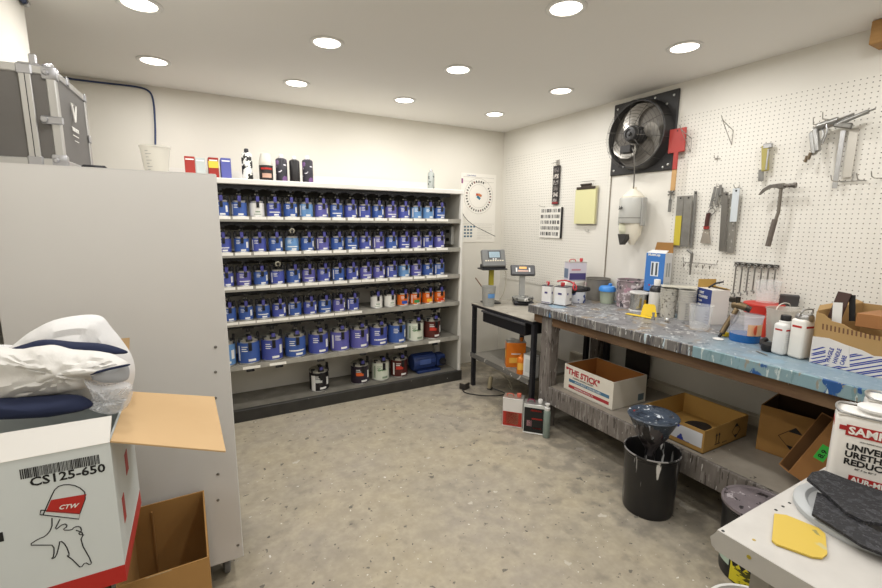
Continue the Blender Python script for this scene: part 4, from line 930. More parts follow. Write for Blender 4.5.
# hammer
t = wthing('claw_hammer', 'steel claw hammer with worn grey handle hanging on the near pegboard', 'hammer', 1.335, 1.475)
m = MB(); m.lathe([(0, 0), (.015, 0), (.016, .012), (.012, .018), (.011, .045), (.014, .06), (0, .06)], (-.06, -.085, .352), 16, Matrix.Rotation(-pi / 2, 3, 'X'))
m.box((-.06, -.012, .352), (.026, .035, .03), .004)
m.prism([(0, .014), (.045, .010), (.08, -.012), (.10, -.045), (.096, -.046), (.07, -.022), (.04, -.008), (0, -.012)], (-.071, .0, .352), (0, 1, 0), (0, 0, 1), .022)
m.build('hammer_head', mat('hammer_steel', '6E6963', .4, .7), t, True)
MB().tube([(-.06, -.012, .345), (-.06, -.014, .2), (-.06, .0, .13)], .009, 10).build('shaft', mat('hammer_shaft', '7A746B', .45, .5), t, True)
MB().tube([(-.06, -.002, .16), (-.06, .006, .10), (-.06, .018, .0)], .0145, 12).build('grip', mat('worn_grip', '5B524C', .7, var=('80776E', 20, .7)), t, True)
MB().tube([(0, -.05, .35), (-.08, -.05, .34), (-.09, -.05, .36)], .0028, 6).tube([(0, -.03, .35), (-.08, -.03, .34), (-.09, -.03, .36)], .0028, 6).build('hook', WIRE, t)
# yellow knife
t = wthing('utility_knife', 'yellow and steel folding knife on a hook above the hammer', 'knife', 1.440, 1.87)
m = MB(); m.box((-.03, 0, .13), (.014, .040, .155), .004, rot=(radians(-6), 0, 0)); m.build('knife_body', mat('knife_yellow', 'A79C5A', .5), t)
MB().box((-.03, .012, .03), (.006, .030, .07), .002, rot=(radians(-4), 0, 0)).build('blade', STEELD, t)
MB().box((-.03, -.006, .20), (.018, .05, .03), .004).build('clasp', STEEL, t)
MB().box((-.038, -.015, .12), (.004, .010, .12), .001).build('rail', STEEL, t)
# air guns and steel rule at top right
t = wthing('air_gun', 'two silver air guns hanging with a steel rule at the near end of the pegboard', 'air gun', 1.135, 1.935); t.scale = (1, .78, 1)
galu = mat('gun_alloy', 'B4B4B2', .28, .85, var=('8B8B8A', 18, .5))
for k, (dy, dz, dx) in enumerate(((0.0, 0.0, -.05), (-.03, .012, -.075))):
    m = MB()
    m.tube([(dx, .095 + dy, .185 + dz), (dx, .04 + dy, .195 + dz), (dx, -.02 + dy, .205 + dz)], .016, 10)
    m.tube([(dx, -.02 + dy, .205 + dz), (dx, -.10 + dy, .222 + dz)], .006, 8)
    m.box((dx, .085 + dy, .115 + dz), (.026, .034, .135), .008, rot=(radians(-16), 0, 0))
    m.build('gun_body', galu, t, True)
    MB().tube([(dx - .012, .035 + dy, .185 + dz), (dx - .02, .02 + dy, .15 + dz), (dx - .015, .04 + dy, .09 + dz)], .0055, 8, 1).build('trigger', STEEL, t, True)
    MB().cyl((dx, .11 + dy, .05 + dz), (dx, .118 + dy, .015 + dz), .010, n=12).build('air_inlet', mat('brassy', '7B6E5C', .4, .7), t, True)
MB().tube([(0, .07, .215), (-.11, .07, .205), (-.12, .07, .24)], .0028, 6).tube([(0, .02, .235), (-.11, .02, .225), (-.12, .02, .26)], .0028, 6).build('hook', WIRE, t)
t = wthing('air_gun', 'long-nosed silver air gun pointing right, behind the two pistol grip guns', 'air gun', 1.05, 2.08); t.scale = (1, .8, 1)
MB().tube([(-.07, .06, .05), (-.07, -.05, .08), (-.07, -.09, .09)], .011, 10).build('gun_body', galu, t, True)
MB().tube([(-.07, -.09, .09), (-.07, -.12, .097)], .005, 8).build('nozzle', STEEL, t, True)
MB().box((-.07, .03, .04), (.02, .10, .03), .006, rot=(.25, 0, 0)).build('valve_block', STEELD, t)
t = wthing('steel_rule', 'narrow steel rule hanging straight down below the air guns', 'ruler', 1.085, 1.80)
MB().box((-.03, 0, .15), (.003, .022, .30), .0005).build('rule_blade', STEEL, t)
t = wthing('steel_rule', 'wide satin steel strip hanging behind the narrow rule', 'ruler', 1.045, 1.86)
MB().box((-.016, 0, .12), (.003, .04, .25), .0005).build('rule_blade', mat('satin_strip', 'BDB9B0', .35, .6), t)
# tool group 1: yellow blade, steel blades
def blade(label, y, z0, z1, wd, mt, off=.02, tilt=-1.0, extra=None, name='spreader_blade'):
    t = wthing(name, label, 'blade', y - .012, z0)
    R = Matrix.Rotation(radians(tilt), 3, 'X')
    MB().box((-off, 0, (z1 - z0) / 2), (.004, wd, z1 - z0), .001, rot=R).build('blade', mt, t)
    if extra: MB().box((-off - .0035, 0, (z1 - z0) * extra[1]), (.003, wd * .92, (z1 - z0) * extra[2]), .0008, rot=R).build('panel', extra[0], t)
    MB().lathe([(0, 0), (.006, 0), (.006, .002), (0, .002)], (-off - .0022, 0, (z1 - z0) - .015), 10, AW).build('rivet', INK, t)
    return t
satin = mat('satin_steel', '9E9C96', .38, .75, var=('7E7B74', 22, .6)); satin2 = mat('speckled_steel', '8A8780', .5, .6, splats=[('C5C2BB', 40, .62), ('5E5A54', 34, .66)])
t = wthing('bottle_opener', 'small star-headed steel key hanging left of the yellow blade', 'key', 2.035, 1.69)
m = MB(); m.box((-.02, 0, .045), (.006, .026, .09), .003); m.box((-.02, 0, .10), (.006, .014, .04), .002)
for k in range(6): m.cyl((-.02, .0, .135), (-.02, .026 * cos(k * pi / 3 + .5), .135 + .026 * sin(k * pi / 3 + .5)), .006, n=8)
m.build('key_body', STEELD, t)
MB().tube([(0, 0, .13), (-.03, 0, .13), (-.035, 0, .15)], .0026, 6).build('hook', WIRE, t)
blade('long steel blade with a yellow lower panel left of the plain blade', 1.968, 1.435, 1.80, .052, satin, extra=(mat('level_yellow', 'C2B13C', .5), .33, .58))
blade('plain wide satin steel blade beside the one with the yellow panel', 1.905, 1.445, 1.80, .062, satin, off=.028)
blade('thin dark-edged steel blade right of the wide satin blade', 1.862, 1.44, 1.83, .022, STEELD, off=.02)
# putty knife
t = wthing('putty_knife', 'putty knife with dark red wooden handle hanging on the near pegboard', 'putty knife', 1.755, 1.475)
MB().prism([(-.038, 0), (.034, 0), (.016, .10), (-.016, .10)], (-.018, 0, 0), (0, 1, 0), (0, 0, 1), .002).build('blade', mat('used_blade', 'A0978B', .45, .5, splats=[('D8D3CA', 30, .6)]), t)
m = MB(); m.box((-.018, 0, .105), (.016, .036, .022), .003); m.build('ferrule', mat('ferrule_red', '97352F', .4), t)
MB().tube([(-.018, 0, .115), (-.018, 0, .15), (-.018, -.005, .205)], .0135, 12, 1).build('handle', mat('dark_red_wood', '4C2B27', .5), t, True)
MB().tube([(0, -.004, .20), (-.04, -.004, .20)], .0026, 6).build('hook', WIRE, t)
# group 2
t = wthing('shop_key_cluster', 'cluster of small steel keys and openers hanging left of the tall blades', 'key ring', 1.70, 1.67)
m = MB()
for (dy, dz, L_) in ((.02, .16, .08), (.0, .15, .11), (-.02, .17, .07), (-.032, .15, .1), (.035, .12, .09)):
    m.box((-.02 - .006 * (dz * 50 % 3), dy, dz - L_ / 2 + .02), (.004, .018, L_), .0015, rot=(dy * 4, 0, 0))
    m.tube([(-.02, dy + .011 * cos(a * pi / 6), dz - L_ + .02 + .011 * sin(a * pi / 6)) for a in range(13)], .003, 5)
m.tube([(-.018, .03 + .02 * cos(a * pi / 8), .02 + .02 * sin(a * pi / 8)) for a in range(17)], .0035, 5)
m.build('keys', STEELD, t)
MB().tube([(0, 0, .18), (-.045, 0, .18), (-.05, 0, .20)], .0026, 6).build('hook', WIRE, t)
blade('tall ribbed steel blade, left one of the pair right of the key cluster', 1.652, 1.425, 1.81, .040, mat('darker_satin', '7D7A74', .4, .75), off=.03, tilt=-3)
blade('tall speckled steel blade, right one of the pair below the pale plastic one', 1.605, 1.42, 1.80, .052, satin2, off=.02, tilt=-2)
blade('short pale blue-white plastic blade in front of the speckled steel blade', 1.592, 1.62, 1.83, .042, mat('pale_plastic', 'C9D0D4', .35), off=.036, name='plastic_spreader')
# small hook rack with an air tool
t = wthing('hook_rack', 'wire rack of five small hooks low on the near pegboard', 'hook rack', 1.775, 1.335)
m = MB(); m.tube([(-.03, .115, .035), (-.03, .11, .0), (-.03, -.12, .0), (-.03, -.125, .03)], .003, 6)
for k in range(5):
    y = .09 - k * .045
    m.tube([(-.03, y, 0), (-.055, y, -.03), (-.075, y - .012, -.03), (-.08, y - .012, -.005)], .0026, 6)
m.tube([(0, .08, 0), (-.03, .08, 0)], .0028, 6); m.tube([(0, -.09, 0), (-.03, -.09, 0)], .0028, 6)
m.build('rack_wire', mat('wire_dark', '77736C', .4, .7), t)
t = wthing('tyre_gauge', 'small steel tool with an angled head hanging on the wire hook rack', 'tool', 1.817, 1.25)
m = MB(); m.cyl((-.05, 0, .0), (-.05, 0, .10), .006, n=10); m.cyl((-.05, 0, .09), (-.05, 0, .15), .010, n=12); m.cyl((-.05, .0, .15), (-.05, .035, .175), .009, n=10); m.build('tool_body', STEELD, t, True)
# wrenches
t = wthing('wrench_holder', 'black bar holding a row of hanging wrenches low on the near pegboard', 'wrench rack', 1.425, 1.355)
MB().box((-.012, 0, 0), (.02, .245, .018), .003).build('bar', mat('bar_dark', '3A3835', .5), t)
for k in range(5): MB().cyl((-.02, .11 - k * .055, .0), (-.05, .11 - k * .055, .012), .0025, n=8).build('peg', WIRE, t)
for k in range(7):
    y = 1.53 - k * .037; Ln = .20 - .012 * k; s0 = 1.0 - .06 * k
    t = wthing('combination_wrench', ['longest steel wrench at the left end of the hanging row'] [0] if k == 0 else 'steel wrench, %s from the left in the hanging row' % ORD[k], 'wrench', y, 1.348 - Ln, 'wrenches in the hanging row')
    cx = -.032
    m = MB(); m.tube([(cx, 0, .012), (cx, 0, Ln - .010)], .0045, 6)
    m.tube([(cx, .010 * s0 * cos(a * pi / 8), Ln + .010 * s0 * sin(a * pi / 8)) for a in range(17)], .0042, 6)
    m.tube([(cx, .011 * s0 * cos(a), .0 + .011 * s0 * sin(a)) for a in [(-.5 + i * .28) * 1.0 - 1.0 * 0 + 0.9 - pi * .0 for i in range(0, 18)] if not (4.2 < (a % (2 * pi)) < 5.2)][:16], .0045, 6)
    m.build('wrench_body', STEELD, t, True)

# ------------------------------------------------------------------ things on the workbench
B1 = BT + .0012
WC = mat('can_white_gloss', 'E3E1DF', .3); REDC = mat('can_red_part', 'B7343A', .4)
def ONB(u, v, r=.05):
    p = PZ(u, v, BT); k = min(1.0, (XR - .012 - r) / p.x); return (p.x * k, p.y * k, B1)
def bp_(u, v, dx=0, dy=0): p = PZ(u, v, BT); return (p.x + dx, p.y + dy, B1)
fcan('small white solvent can at the far left end of the workbench', (2.435, 2.605, B1), .05, .08, .150, radians(20), WC, capx=0, capr=.014, cap=REDC, prints=[('s', .0, .62, .3, .1, PUR), ('s', 0, .1, .9, .03, PUR), ('f', 0, .62, .4, .1, PUR)], rimm=mat('rim_dark', '4C4A52', .4, .5))
fcan('square white solvent can with a red cap, second from the bench far end', (2.515, 2.515, B1), .105, .10, .150, radians(18), WC, capx=-.1, capr=.016, cap=REDC, prints=[('f', -.2, .62, .2, .1, PUR), ('s', 0, .62, .3, .1, PUR), ('f', .3, .3, .3, .15, GRY)], parts=REDC, rimm=mat('rim_dark', '4C4A52', .4, .5))
tag(MB().tube([(2.46, 2.53, B1 + .188), (2.50, 2.50, B1 + .20), (2.56, 2.48, B1 + .185), (2.575, 2.435, B1 + .16), (2.565, 2.43, B1 + .12), (2.53, 2.43, B1 + .14), (2.56, 2.45, B1 + .185)], .006, 8, 2).build('red_tube', REDC, None, True), 'thin red plastic tube looped over the tops of the white solvent cans', 'tube')
t = thing('paint_tin', 'blue and white tin with a thick black paint-covered lid beside the white cans', 'paint tin', ONB(577, 302, .07))
MB().lathe([(0, 0), (.064, 0), (.066, .004), (.066, .095), (0, .095)], n=28).build('can_body', mat('tin_bluewhite', 'D7DAE2', .35, splats=[('3B4A86', 14, .52)]), t, True)
m = MB(); m.lathe([(0, .093), (.07, .093), (.078, .105), (.074, .120), (.05, .128), (0, .128)], n=20); m.box((.03, -.03, .115), (.09, .10, .035), .01, rot=(.1, .15, .5)); m.box((-.06, 0, .10), (.05, .07, .05), .012)
m.build('lid', mat('lid_tar', '141417', .35, bump=.4, bscale=50), t, True)
t = thing('paint_tin', 'pale tin with a pink paint ring standing behind the black-lidded tin', 'paint tin', ONB(589.5, 298.5, .13))
MB().lathe([(0, 0), (.062, 0), (.062, .125), (0, .125)], n=28).build('can_body', mat('tin_pale', 'D9D6CF', .35), t, True); t.scale = (.6, .6, 1)
MB().lathe([(0, .140), (.060, .140), (.066, .132), (.064, .112), (.062, .112), (.062, .125)], n=28).build('lid', mat('lid_pink', 'D1A5B2', .45, splats=[('A04A6A', 24, .6)]), t, True)
t = thing('plastic_tub', 'low white tub behind the black-lidded tin carrying the upper solvent can', 'tub', ONB(574, 293, .19))
MB().lathe([(0, 0), (.075, 0), (.085, .13), (.088, .13), (.088, .145), (0, .145)], n=28).build('tub_body', mat('tub_white', 'D8D4CC', .4), t, True)
fcan('white and violet solvent can standing on top of a tub on the bench', tuple(Vector(ONB(574, 293, .19)) + Vector((0, 0, .1462))), .165, .095, .165, radians(-20), mat('can_lilac', 'D0CCD8', .35), capx=.3, capr=.014, cap=REDC, prints=[('f', 0, .25, .9, .35, PUR), ('f', -.1, .6, .5, .08, mat('pink_print', 'C88C98', .5)), ('s', 0, .4, .8, .5, mat('slate', '6E7E96', .5))], parts=REDC)
for (bx, by, bz, sc_) in ((2.62, 2.52, 0, .05),):
    t = thing('crumpled_rag', 'crumpled whitish rag behind the white solvent cans', 'rag', (2.62, 2.60, B1))
    m = MB(); m.pillow([(-.06, 0), (-.05, .12), (0, .18), (.05, .15), (.04, 0)], lambda a, b, c: (a, b, max(c, 0)), .03, wr=.008, ws=26, n=40); m.build('cloth_body', mat('rag', 'D8D2C8', .8), t, True)
# buckets
def openbucket(name, label, p, r0, r1, h, mt, inner=None, rim=None, cat='bucket'):
    t = thing(name, label, cat, p)
    MB().lathe([(0, 0), (r0, 0), (r1, h), (r1 + .004, h), (r1 + .004, h + .004), (r1 - .004, h + .004), (r0 - .004, .006), (0, .006)], n=36).build('bucket_wall', mt, t, True)
    MB().tube([((r1 + .002) * cos(a * pi / 18), (r1 + .002) * sin(a * pi / 18), h + .002) for a in range(37)], .004, 6).build('rim', rim or mt, t, True)
    return t
openbucket('paint_bucket', 'plain grey paint-coated bucket near the far end of the workbench', ONB(597, 298, .10), .090, .096, .178, mat('bucket_grey', '7C7871', .6, var=[('6A665F', 12, .7)], splats=[('9F9B93', 40, .7)]), rim=mat('rim_grey', '6B675F', .6))
t = openbucket('paint_bucket', 'bucket speckled all over with pink, grey and white paint under the wall reel', ONB(630, 303, .115), .100, .108, .205, mat('bucket_speckle', '8B7F82', .6, splats=[('C6BCC0', 22, .54), ('4E4A50', 26, .58), ('A88593', 18, .6), ('DAD8D4', 40, .66)], bump=.2))
t = thing('lidded_cup', 'clear cup of greenish liquid with a bright blue spouted lid', 'cup', ONB(606.5, 303))
MB().lathe([(0, 0), (.052, 0), (.060, .105), (.063, .105)], n=32).build('cup_wall', mat('cup_green', 'B7C2B0', .2, alpha=.6), t, True)
MB().lathe([(0, .004), (.050, .004), (.055, .05), (0, .05)], n=28).build('liquid', mat('liq_green', 'AFB79A', .2), t, True)
m = MB(); m.lathe([(.064, .098), (.067, .10), (.067, .122), (.055, .138), (.02, .143), (0, .143)], n=32); m.box((.03, .0, .150), (.03, .025, .02), .006); m.build('spout_lid', mat('lid_blue', '3E86D2', .4), t, True)
# silver tin with white lid
t = thing('strainer_can', 'open silver tin with a white plastic ring on top beside the yellow spreader', 'can', ONB(638, 310.5, .07)); t.scale = (.93, .93, 1)
MB().lathe([(.066, .002), (.066, .128)], n=36).lathe([(0, .002), (.064, .002), (.064, .128)], n=36).build('can_body', mat('mirror_tin', 'C2C2BE', .18, .9), t, True)
MB().lathe([(.040, .128), (.070, .128), (.074, .132), (.074, .140), (.070, .143), (.040, .138), (.040, .128)], n=36).build('plastic_ring', WPLAS, t, True)
MB().lathe([(.062, 0), (.071, 0), (.071, .008), (.064, .01)], n=36).build('base_ring', WPLAS, t, True)
MB().patch(.0675, .1, .35, .02, .125).build('dark_stripe', INK, t); MB().patch(.0675, -.35, -.05, .004, .09).build('paint_streak', mat('streak_yellow', 'C29B3C', .5), t)
# white bottle with black shoulders
t = thing('thinner_bottle', 'white labelled bottle with black shoulders and white cap behind the yellow spreader', 'bottle', ONB(654.5, 313.5))
MB().lathe([(0, 0), (.046, 0), (.047, .004), (.047, .165), (0, .165)], n=32).build('bottle_body', WPLAS, t, True)
MB().lathe([(.0475, .160), (.046, .180), (.034, .200), (.020, .206), (.020, .212), (0, .212)], n=32).build('shoulder', mat('shoulder_black', '28282B', .35), t, True)
MB().lathe([(0, .205), (.022, .205), (.022, .245), (.019, .249), (0, .249)], n=24).build('cap', WPLAS, t, True)
m = MB()
for k in range(5): m.patch(.0478, -.5, .5 - .1 * (k % 2), .12 - k * .014, .123 - k * .014, t=.0003)
m.build('label_print', GRY, t); MB().lathe([(.0474, .006), (.0478, .006), (.0478, .012), (.0474, .012)], n=32).build('black_band', INK, t)
# yellow spreader leaning + flat strip
t = thing('yellow_spreader', 'yellow plastic spreader leaning against the white bottle', 'spreader', ONB(648.5, 316.5), radians(-50)); t.scale = (.82, .9, .9)
MB().prism([(-.065, 0), (.065, 0), (.060, .028), (.048, .085), (.036, .096), (-.036, .096), (-.046, .085)], (0, 0, 0), (1, 0, 0), (0, .28, .96), .004).build('spreader_plate', mat('spreader_yellow', 'E9C62E', .4), t)
t2_ = MB().box(Vector(ONB(640, 316.5)) + Vector((0, 0, .003)), (.04, .20, .004), .001, rot=(0, 0, .15)).build('yellow_strip', mat('spreader_yellow', 'E9C62E', .4)); tag(t2_, 'flat yellow plastic strip lying on the bench under the leaning spreader', 'strip')
t = thing('air_fitting', 'small brass and steel fitting standing in front of the yellow spreader', 'fitting', ONB(653, 320))
MB().lathe([(0, 0), (.012, 0), (.012, .018), (.007, .02), (.007, .04), (.009, .042), (.009, .05), (0, .05)], n=12).build('fitting_body', STEEL, t, True)
t = thing('steel_ball', 'small round steel knob lying by the clear cup stack', 'knob', ONB(667, 322))
MB().lathe([(0, 0), (.010, .002), (.016, .010), (.016, .018), (.010, .026), (0, .028)], n=16).build('knob_body', tinm, t, True)
# tall blue and white box standing on a dark tin
t = thing('support_box', 'black and white box under the tall blue carton', 'box', ONB(656, 306, .115), radians(7))
MB().box((0.02, 0.015, .075), (.085, .10, .15), .003).build('carton', mat('black_carton', '202024', .5), t)
MB().box((0.02, -.0356, .09), (.06, .001, .05)).build('label_print', GW, t)
t = thing('tall_carton', 'tall blue and white carton with an open brown flap near the pegboard', 'box', tuple(Vector(ONB(655, 306, .11)) + Vector((0, 0, .1522))), radians(7))
bxw, bxd, bxh = .105, .140, .28
MB().box((0, 0, bxh / 2), (bxw, bxd, bxh), .001).build('carton_body', mat('carton_white2', 'D9DADB', .5), t)
MB().box((-bxw / 2 - .0005, 0, bxh / 2), (.001, bxd, bxh)).build('blue_side', mat('carton_blue', '3F77BE', .5), t)
MB().box((-bxw / 2 - .0015, 0, .165), (.0012, .058, .105), .0).build('picture_panel', mat('pic_white', 'DDE3EA', .5), t)
MB().box((-bxw / 2 - .0025, .016, .165), (.0012, .014, .09)).build('picture_bar', mat('pic_steel', '4D5257', .5), t)
MB().box((-bxw / 2 - .0025, -.014, .165), (.0012, .014, .09)).build('picture_bar', mat('pic_steel', '4D5257', .5), t)
MB().box((-bxw / 2 - .0015, .03, .045), (.0012, .012, .010)).build('red_mark', RED, t)
text('MultiCup', .024, mat('print_white', 'E8E6E0', .5), t, (-bxw / 2 - .001, .056, .26), (0, -1, 0), (0, 0, 1), bold=.03)
text('3 Euro', .014, mat('print_white', 'E8E6E0', .5), t, (-bxw / 2 - .001, .02, .038), (0, -1, 0), (0, 0, 1), bold=.03)
for xx in (-.015, .018): MB().box((xx, -bxd / 2 - .0006, .16), (.018, .001, .10)).build('picture_bar', mat('pic_grey', '9FA3A4', .5), t)
MB().box((0, -bxd / 2 - .0006, .05), (.07, .001, .04)).build('picture_panel', mat('pic_pale', 'BFC4C6', .5), t)
quad('top_flap', [(bxw / 2, -bxd / 2, bxh), (bxw / 2, bxd / 2, bxh), (bxw / 2 + .01, bxd / 2 - .01, bxh + .075), (bxw / 2 + .01, -bxd / 2 + .01, bxh + .075)], CARDI, t)
quad('top_flap', [(-bxw / 2, -bxd / 2, bxh), (-bxw / 2, bxd / 2, bxh), (-bxw / 2 + .06, bxd / 2 - .01, bxh + .02), (-bxw / 2 + .06, -bxd / 2 + .01, bxh + .02)], mat('carton_white2', 'D9DADB', .5), t)
# cup stacks
cst = mat('cup_stack_film', 'C9C6BD', .3, alpha=.8, splats=[('8A877F', 55, .56)])
cst2 = mat('cup_stack_film2', 'C2BFB8', .3, alpha=.8)
def cstack(label, p, mt, marks, n=7):
    t = thing('cup_stack', label, 'cups', p); t.scale = (.92, .92, 1)
    pr = [(.052, .0)]
    for k in range(n): pr += [(.057, .118 + k * .015), (.061, .118 + k * .015), (.061, .127 + k * .015), (.057, .129 + k * .015)]
    MB().lathe([(0, 0)] + pr + [(.054, .12 + n * .014), (.045, .06), (0, .06)], n=32).build('cup_wall', mt, t, True)
    if marks:
        q = MB()
        for c in range(4):
            for k in range(9): q.patch(.0575, -1.1 + c * .6, -1.1 + c * .6 + (.3 if k % 2 else .18), .015 + k * .012, .018 + k * .012, n=2)
        q.build('scale_marks', mat('mark_grey', '6F7378', .6), t)
    return t
cstack('stack of clear dotted mixing cups behind the loose clear cup, left stack', ONB(667, 317, .07), cst, False, 6)
cstack('stack of clear cups with printed scales, right stack beside the dotted cups', ONB(685, 319.5, .07), cst2, True, 6)
t = thing('cup_tray', 'flat clear lid lying across the tops of the two cup stacks', 'lid', (ONB(676, 318, .07)[0], ONB(676, 318, .07)[1], B1 + .2165), radians(-52))
MB().box((0, 0, .003), (.22, .11, .003), .001).build('lid_sheet', mat('lid_film', 'D8D3C2', .3, alpha=.85), t)
# blue and white carton
t = thing('filter_carton', 'blue and white carton with an open brown flap behind the loose clear cup', 'box', ONB(710, 322, .12), radians(-27))
fw, fd, fh = .120, .150, .225
MB().box((0, 0, fh / 2), (fw, fd, fh), .001).build('carton_body', mat('carton_white3', 'DEDBD6', .5), t)
MB().box((-fw / 2 - .0005, 0, fh / 2), (.001, fd, fh)).build('blue_side', mat('carton_navy', '2E3F7C', .5), t)
for k, s_ in enumerate(('PAINT', 'STRAINERS', 'Tamis', 'Filter')): text(s_, .024 if k < 2 else .02, mat('print_white', 'E8E6E0', .5), t, (-fw / 2 - .001, .055, .19 - k * .026), (0, -1, 0), (0, 0, 1), bold=.02, sx=.8)
quad('top_flap', [(-fw / 2, fd / 2, fh), (fw / 2, fd / 2, fh), (fw / 2, fd / 2 + .0, fh + .055), (-fw / 2, fd / 2 + .0, fh + .055)], mat('flap_tan', 'B7944F', .7), t)
quad('top_flap', [(fw / 2, -fd / 2, fh), (fw / 2, fd / 2, fh), (fw / 2 - .04, fd / 2, fh + .012), (fw / 2 - .04, -fd / 2, fh + .012)], mat('flap_tan', 'B7944F', .7), t)
tag(MB().tube([(ONB(705, 320, .12)[0], ONB(705, 320, .12)[1], B1 + .228), (ONB(706, 320, .12)[0] + .01, ONB(706, 320, .12)[1] - .03, B1 + .26), (ONB(708, 320, .12)[0] + .02, ONB(708, 320, .12)[1] - .06, B1 + .275)], .006, 8).build('brush_handle', DARK, None, True), 'dark thin handle sticking up out of the blue and white filter carton', 'handle')
cup('clear_cup', 'empty clear graduated cup standing alone in front of the blue and white carton', ONB(699, 329), .052, .064, .15, CLEAR, .004)
t = thing('plastic_disc', 'small round white lid lying flat near the front edge of the bench', 'lid', ONB(718, 339.5))
MB().lathe([(0, .0), (.026, 0), (.028, .004), (.020, .007), (0, .007)], n=24).build('lid_disc', WPLAS, t, True)
# bucket of blue liquid
t = thing('wash_bucket', 'clear plastic bucket with blue liquid and an orange label near the spray gun', 'bucket', ONB(744, 340.5)); t.scale = (.83, .83, .95)
MB().lathe([(0, 0), (.086, 0), (.093, .145), (.099, .147), (.099, .155), (.094, .157)], n=40).build('bucket_wall', mat('bucket_film', 'CFCED6', .2, alpha=.33), t, True)
MB().lathe([(.0, -.0005), (.0872, -.0005), (.0892, .044), (.0, .044)], n=40).build('blue_liquid', mat('blue_liquid', '1E5C9E', .25), t, True)
MB().patch(.0935, -1.0, .1, .045, .110).build('label_card', mat('label_tan', 'D9B18C', .5), t)
q = MB(); q.lathe([(0, 0), (.028, 0), (.028, .002), (0, .002)], (-.044, -.084, .080), 20, Matrix.Rotation(pi / 2, 3, 'X') @ Matrix.Rotation(0, 3, 'Z')); q.build('label_emblem', mat('emblem_orange', 'D4512A', .5), t)
tag(MB().box(Vector(ONB(724.5, 336)) + Vector((0, 0, .012)), (.03, .045, .024), .004, rot=(0, 0, -.5)).build('yellow_wedge', mat('spreader_yellow', 'E9C62E', .4)), 'yellow plastic wedge on the bench touching the blue liquid bucket', 'wedge')
# spray gun resting on the bucket
t = thing('spray_gun', 'bronze and black spray gun leaning on the rim of the clear bucket', 'spray gun', tuple(Vector(ONB(735, 338)) + Vector((0, 0, .0))), radians(20)); t.scale = (.85, .85, 1.0)
gb = mat('gun_bronze', '6A5A44', .35, .7, var=('8F7D60', 20, .5)); gk = mat('gun_black', '232326', .35, .3)
MB().tube([(-.03, .075, .02), (-.01, .055, .07), (.0, .03, .125), (.015, .01, .165)], .017, 12, 1).build('grip', gb, t, True)
MB().tube([(.03, .04, .185), (.02, .0, .188), (.015, -.04, .178)], .021, 12, 1).build('gun_body', gb, t, True)
m = MB(); m.cyl((.02, .01, .18), (.02, .01, .235), .014, n=14); m.box((.02, -.02, .18), (.02, .07, .02)); m.cyl((.015, -.035, .180), (.012, -.065, .168), .018, n=14); m.box((.03, .04, .215), (.03, .045, .03), .006); m.build('air_cap', mat('gun_dark2', '3D3934', .35, .6), t, True)
MB().tube([(.0, -.005, .155), (-.015, .0, .11), (-.01, .03, .07)], .006, 8, 1).build('trigger', STEELD, t, True)
MB().cyl((-.03, .075, .022), (-.045, .085, .002), .010, n=12).build('air_inlet', gk, t, True)
# red bucket with cup
t = thing('red_bucket', 'white bucket with a broad red rim band at the back of the bench', 'bucket', ONB(761, 326, .125)); t.scale = (.70, .70, 1.02)
MB().lathe([(0, 0), (.115, 0), (.128, .12), (0, .12)], n=40).build('bucket_body', mat('bucket_pink', 'E2D5D4', .4), t, True)
MB().lathe([(.129, .118), (.140, .12), (.144, .165), (.148, .168), (.146, .175), (.12, .172), (0, .172)], n=40).build('red_lid', mat('lid_red', 'C6352A', .4), t, True)
MB().patch(.1405, -.9, -.6, .13, .155, n=3).build('label_print', GW, t)
cup('clear_cup', 'clear cup with an orange and grey mark standing on the red bucket', (ONB(763, 326, .10)[0], ONB(763, 326, .10)[1], B1 + .1845), .052, .064, .13, CLEAR, .003)
q_ = ONB(786, 322, .05)
t = thing('supply_box', 'pale grey box behind the large clear bucket carrying the sanding block', 'box', q_, radians(5))
MB().box((0, 0, .085), (.08, .10, .17), .002).build('carton', mat('pale_carton', 'CFCBC4', .6), t)
t = thing('sanding_block', 'dark grey sanding block leaning on the red bucket lid at its right side', 'sanding block', tuple(Vector(ONB(786, 322, .05)) + Vector((0, 0, .1712))), radians(-60))
MB().box((0, 0, .035), (.09, .025, .065), .003, rot=(.2, 0, 0)).build('block_body', mat('block_grey', '4B4A4A', .8), t)
t = thing('caulk_tube', 'red cone-shaped tube with white bands between the two clear buckets', 'tube', ONB(765, 337))
MB().lathe([(0, 0), (.026, 0), (.023, .07), (.012, .13), (.007, .155), (0, .155)], n=20).build('tube_body', mat('tube_red', 'C53A26', .4), t, True)
for z in (.035, .055): MB().lathe([(.0253 - z * .04, z), (.0258 - z * .04, z), (.0252 - z * .04, z + .008), (.0247 - z * .04, z + .008)], n=20).build('white_band', GW, t, True)
openb = cup('clear_bucket', 'large empty clear plastic bucket behind the two white bottles', ONB(779, 341, .08), .060, .076, .185, mat('bucket_clear', 'D6D2C8', .2, alpha=.42), .005, 'bucket')
MB().tube([(.078 * cos(a * pi / 12), .0, .185 + .03 * sin(a * pi / 12)) for a in range(13)], .003, 6).build('handle', mat('handle_white', 'D8D4CA', .4), openb, True)
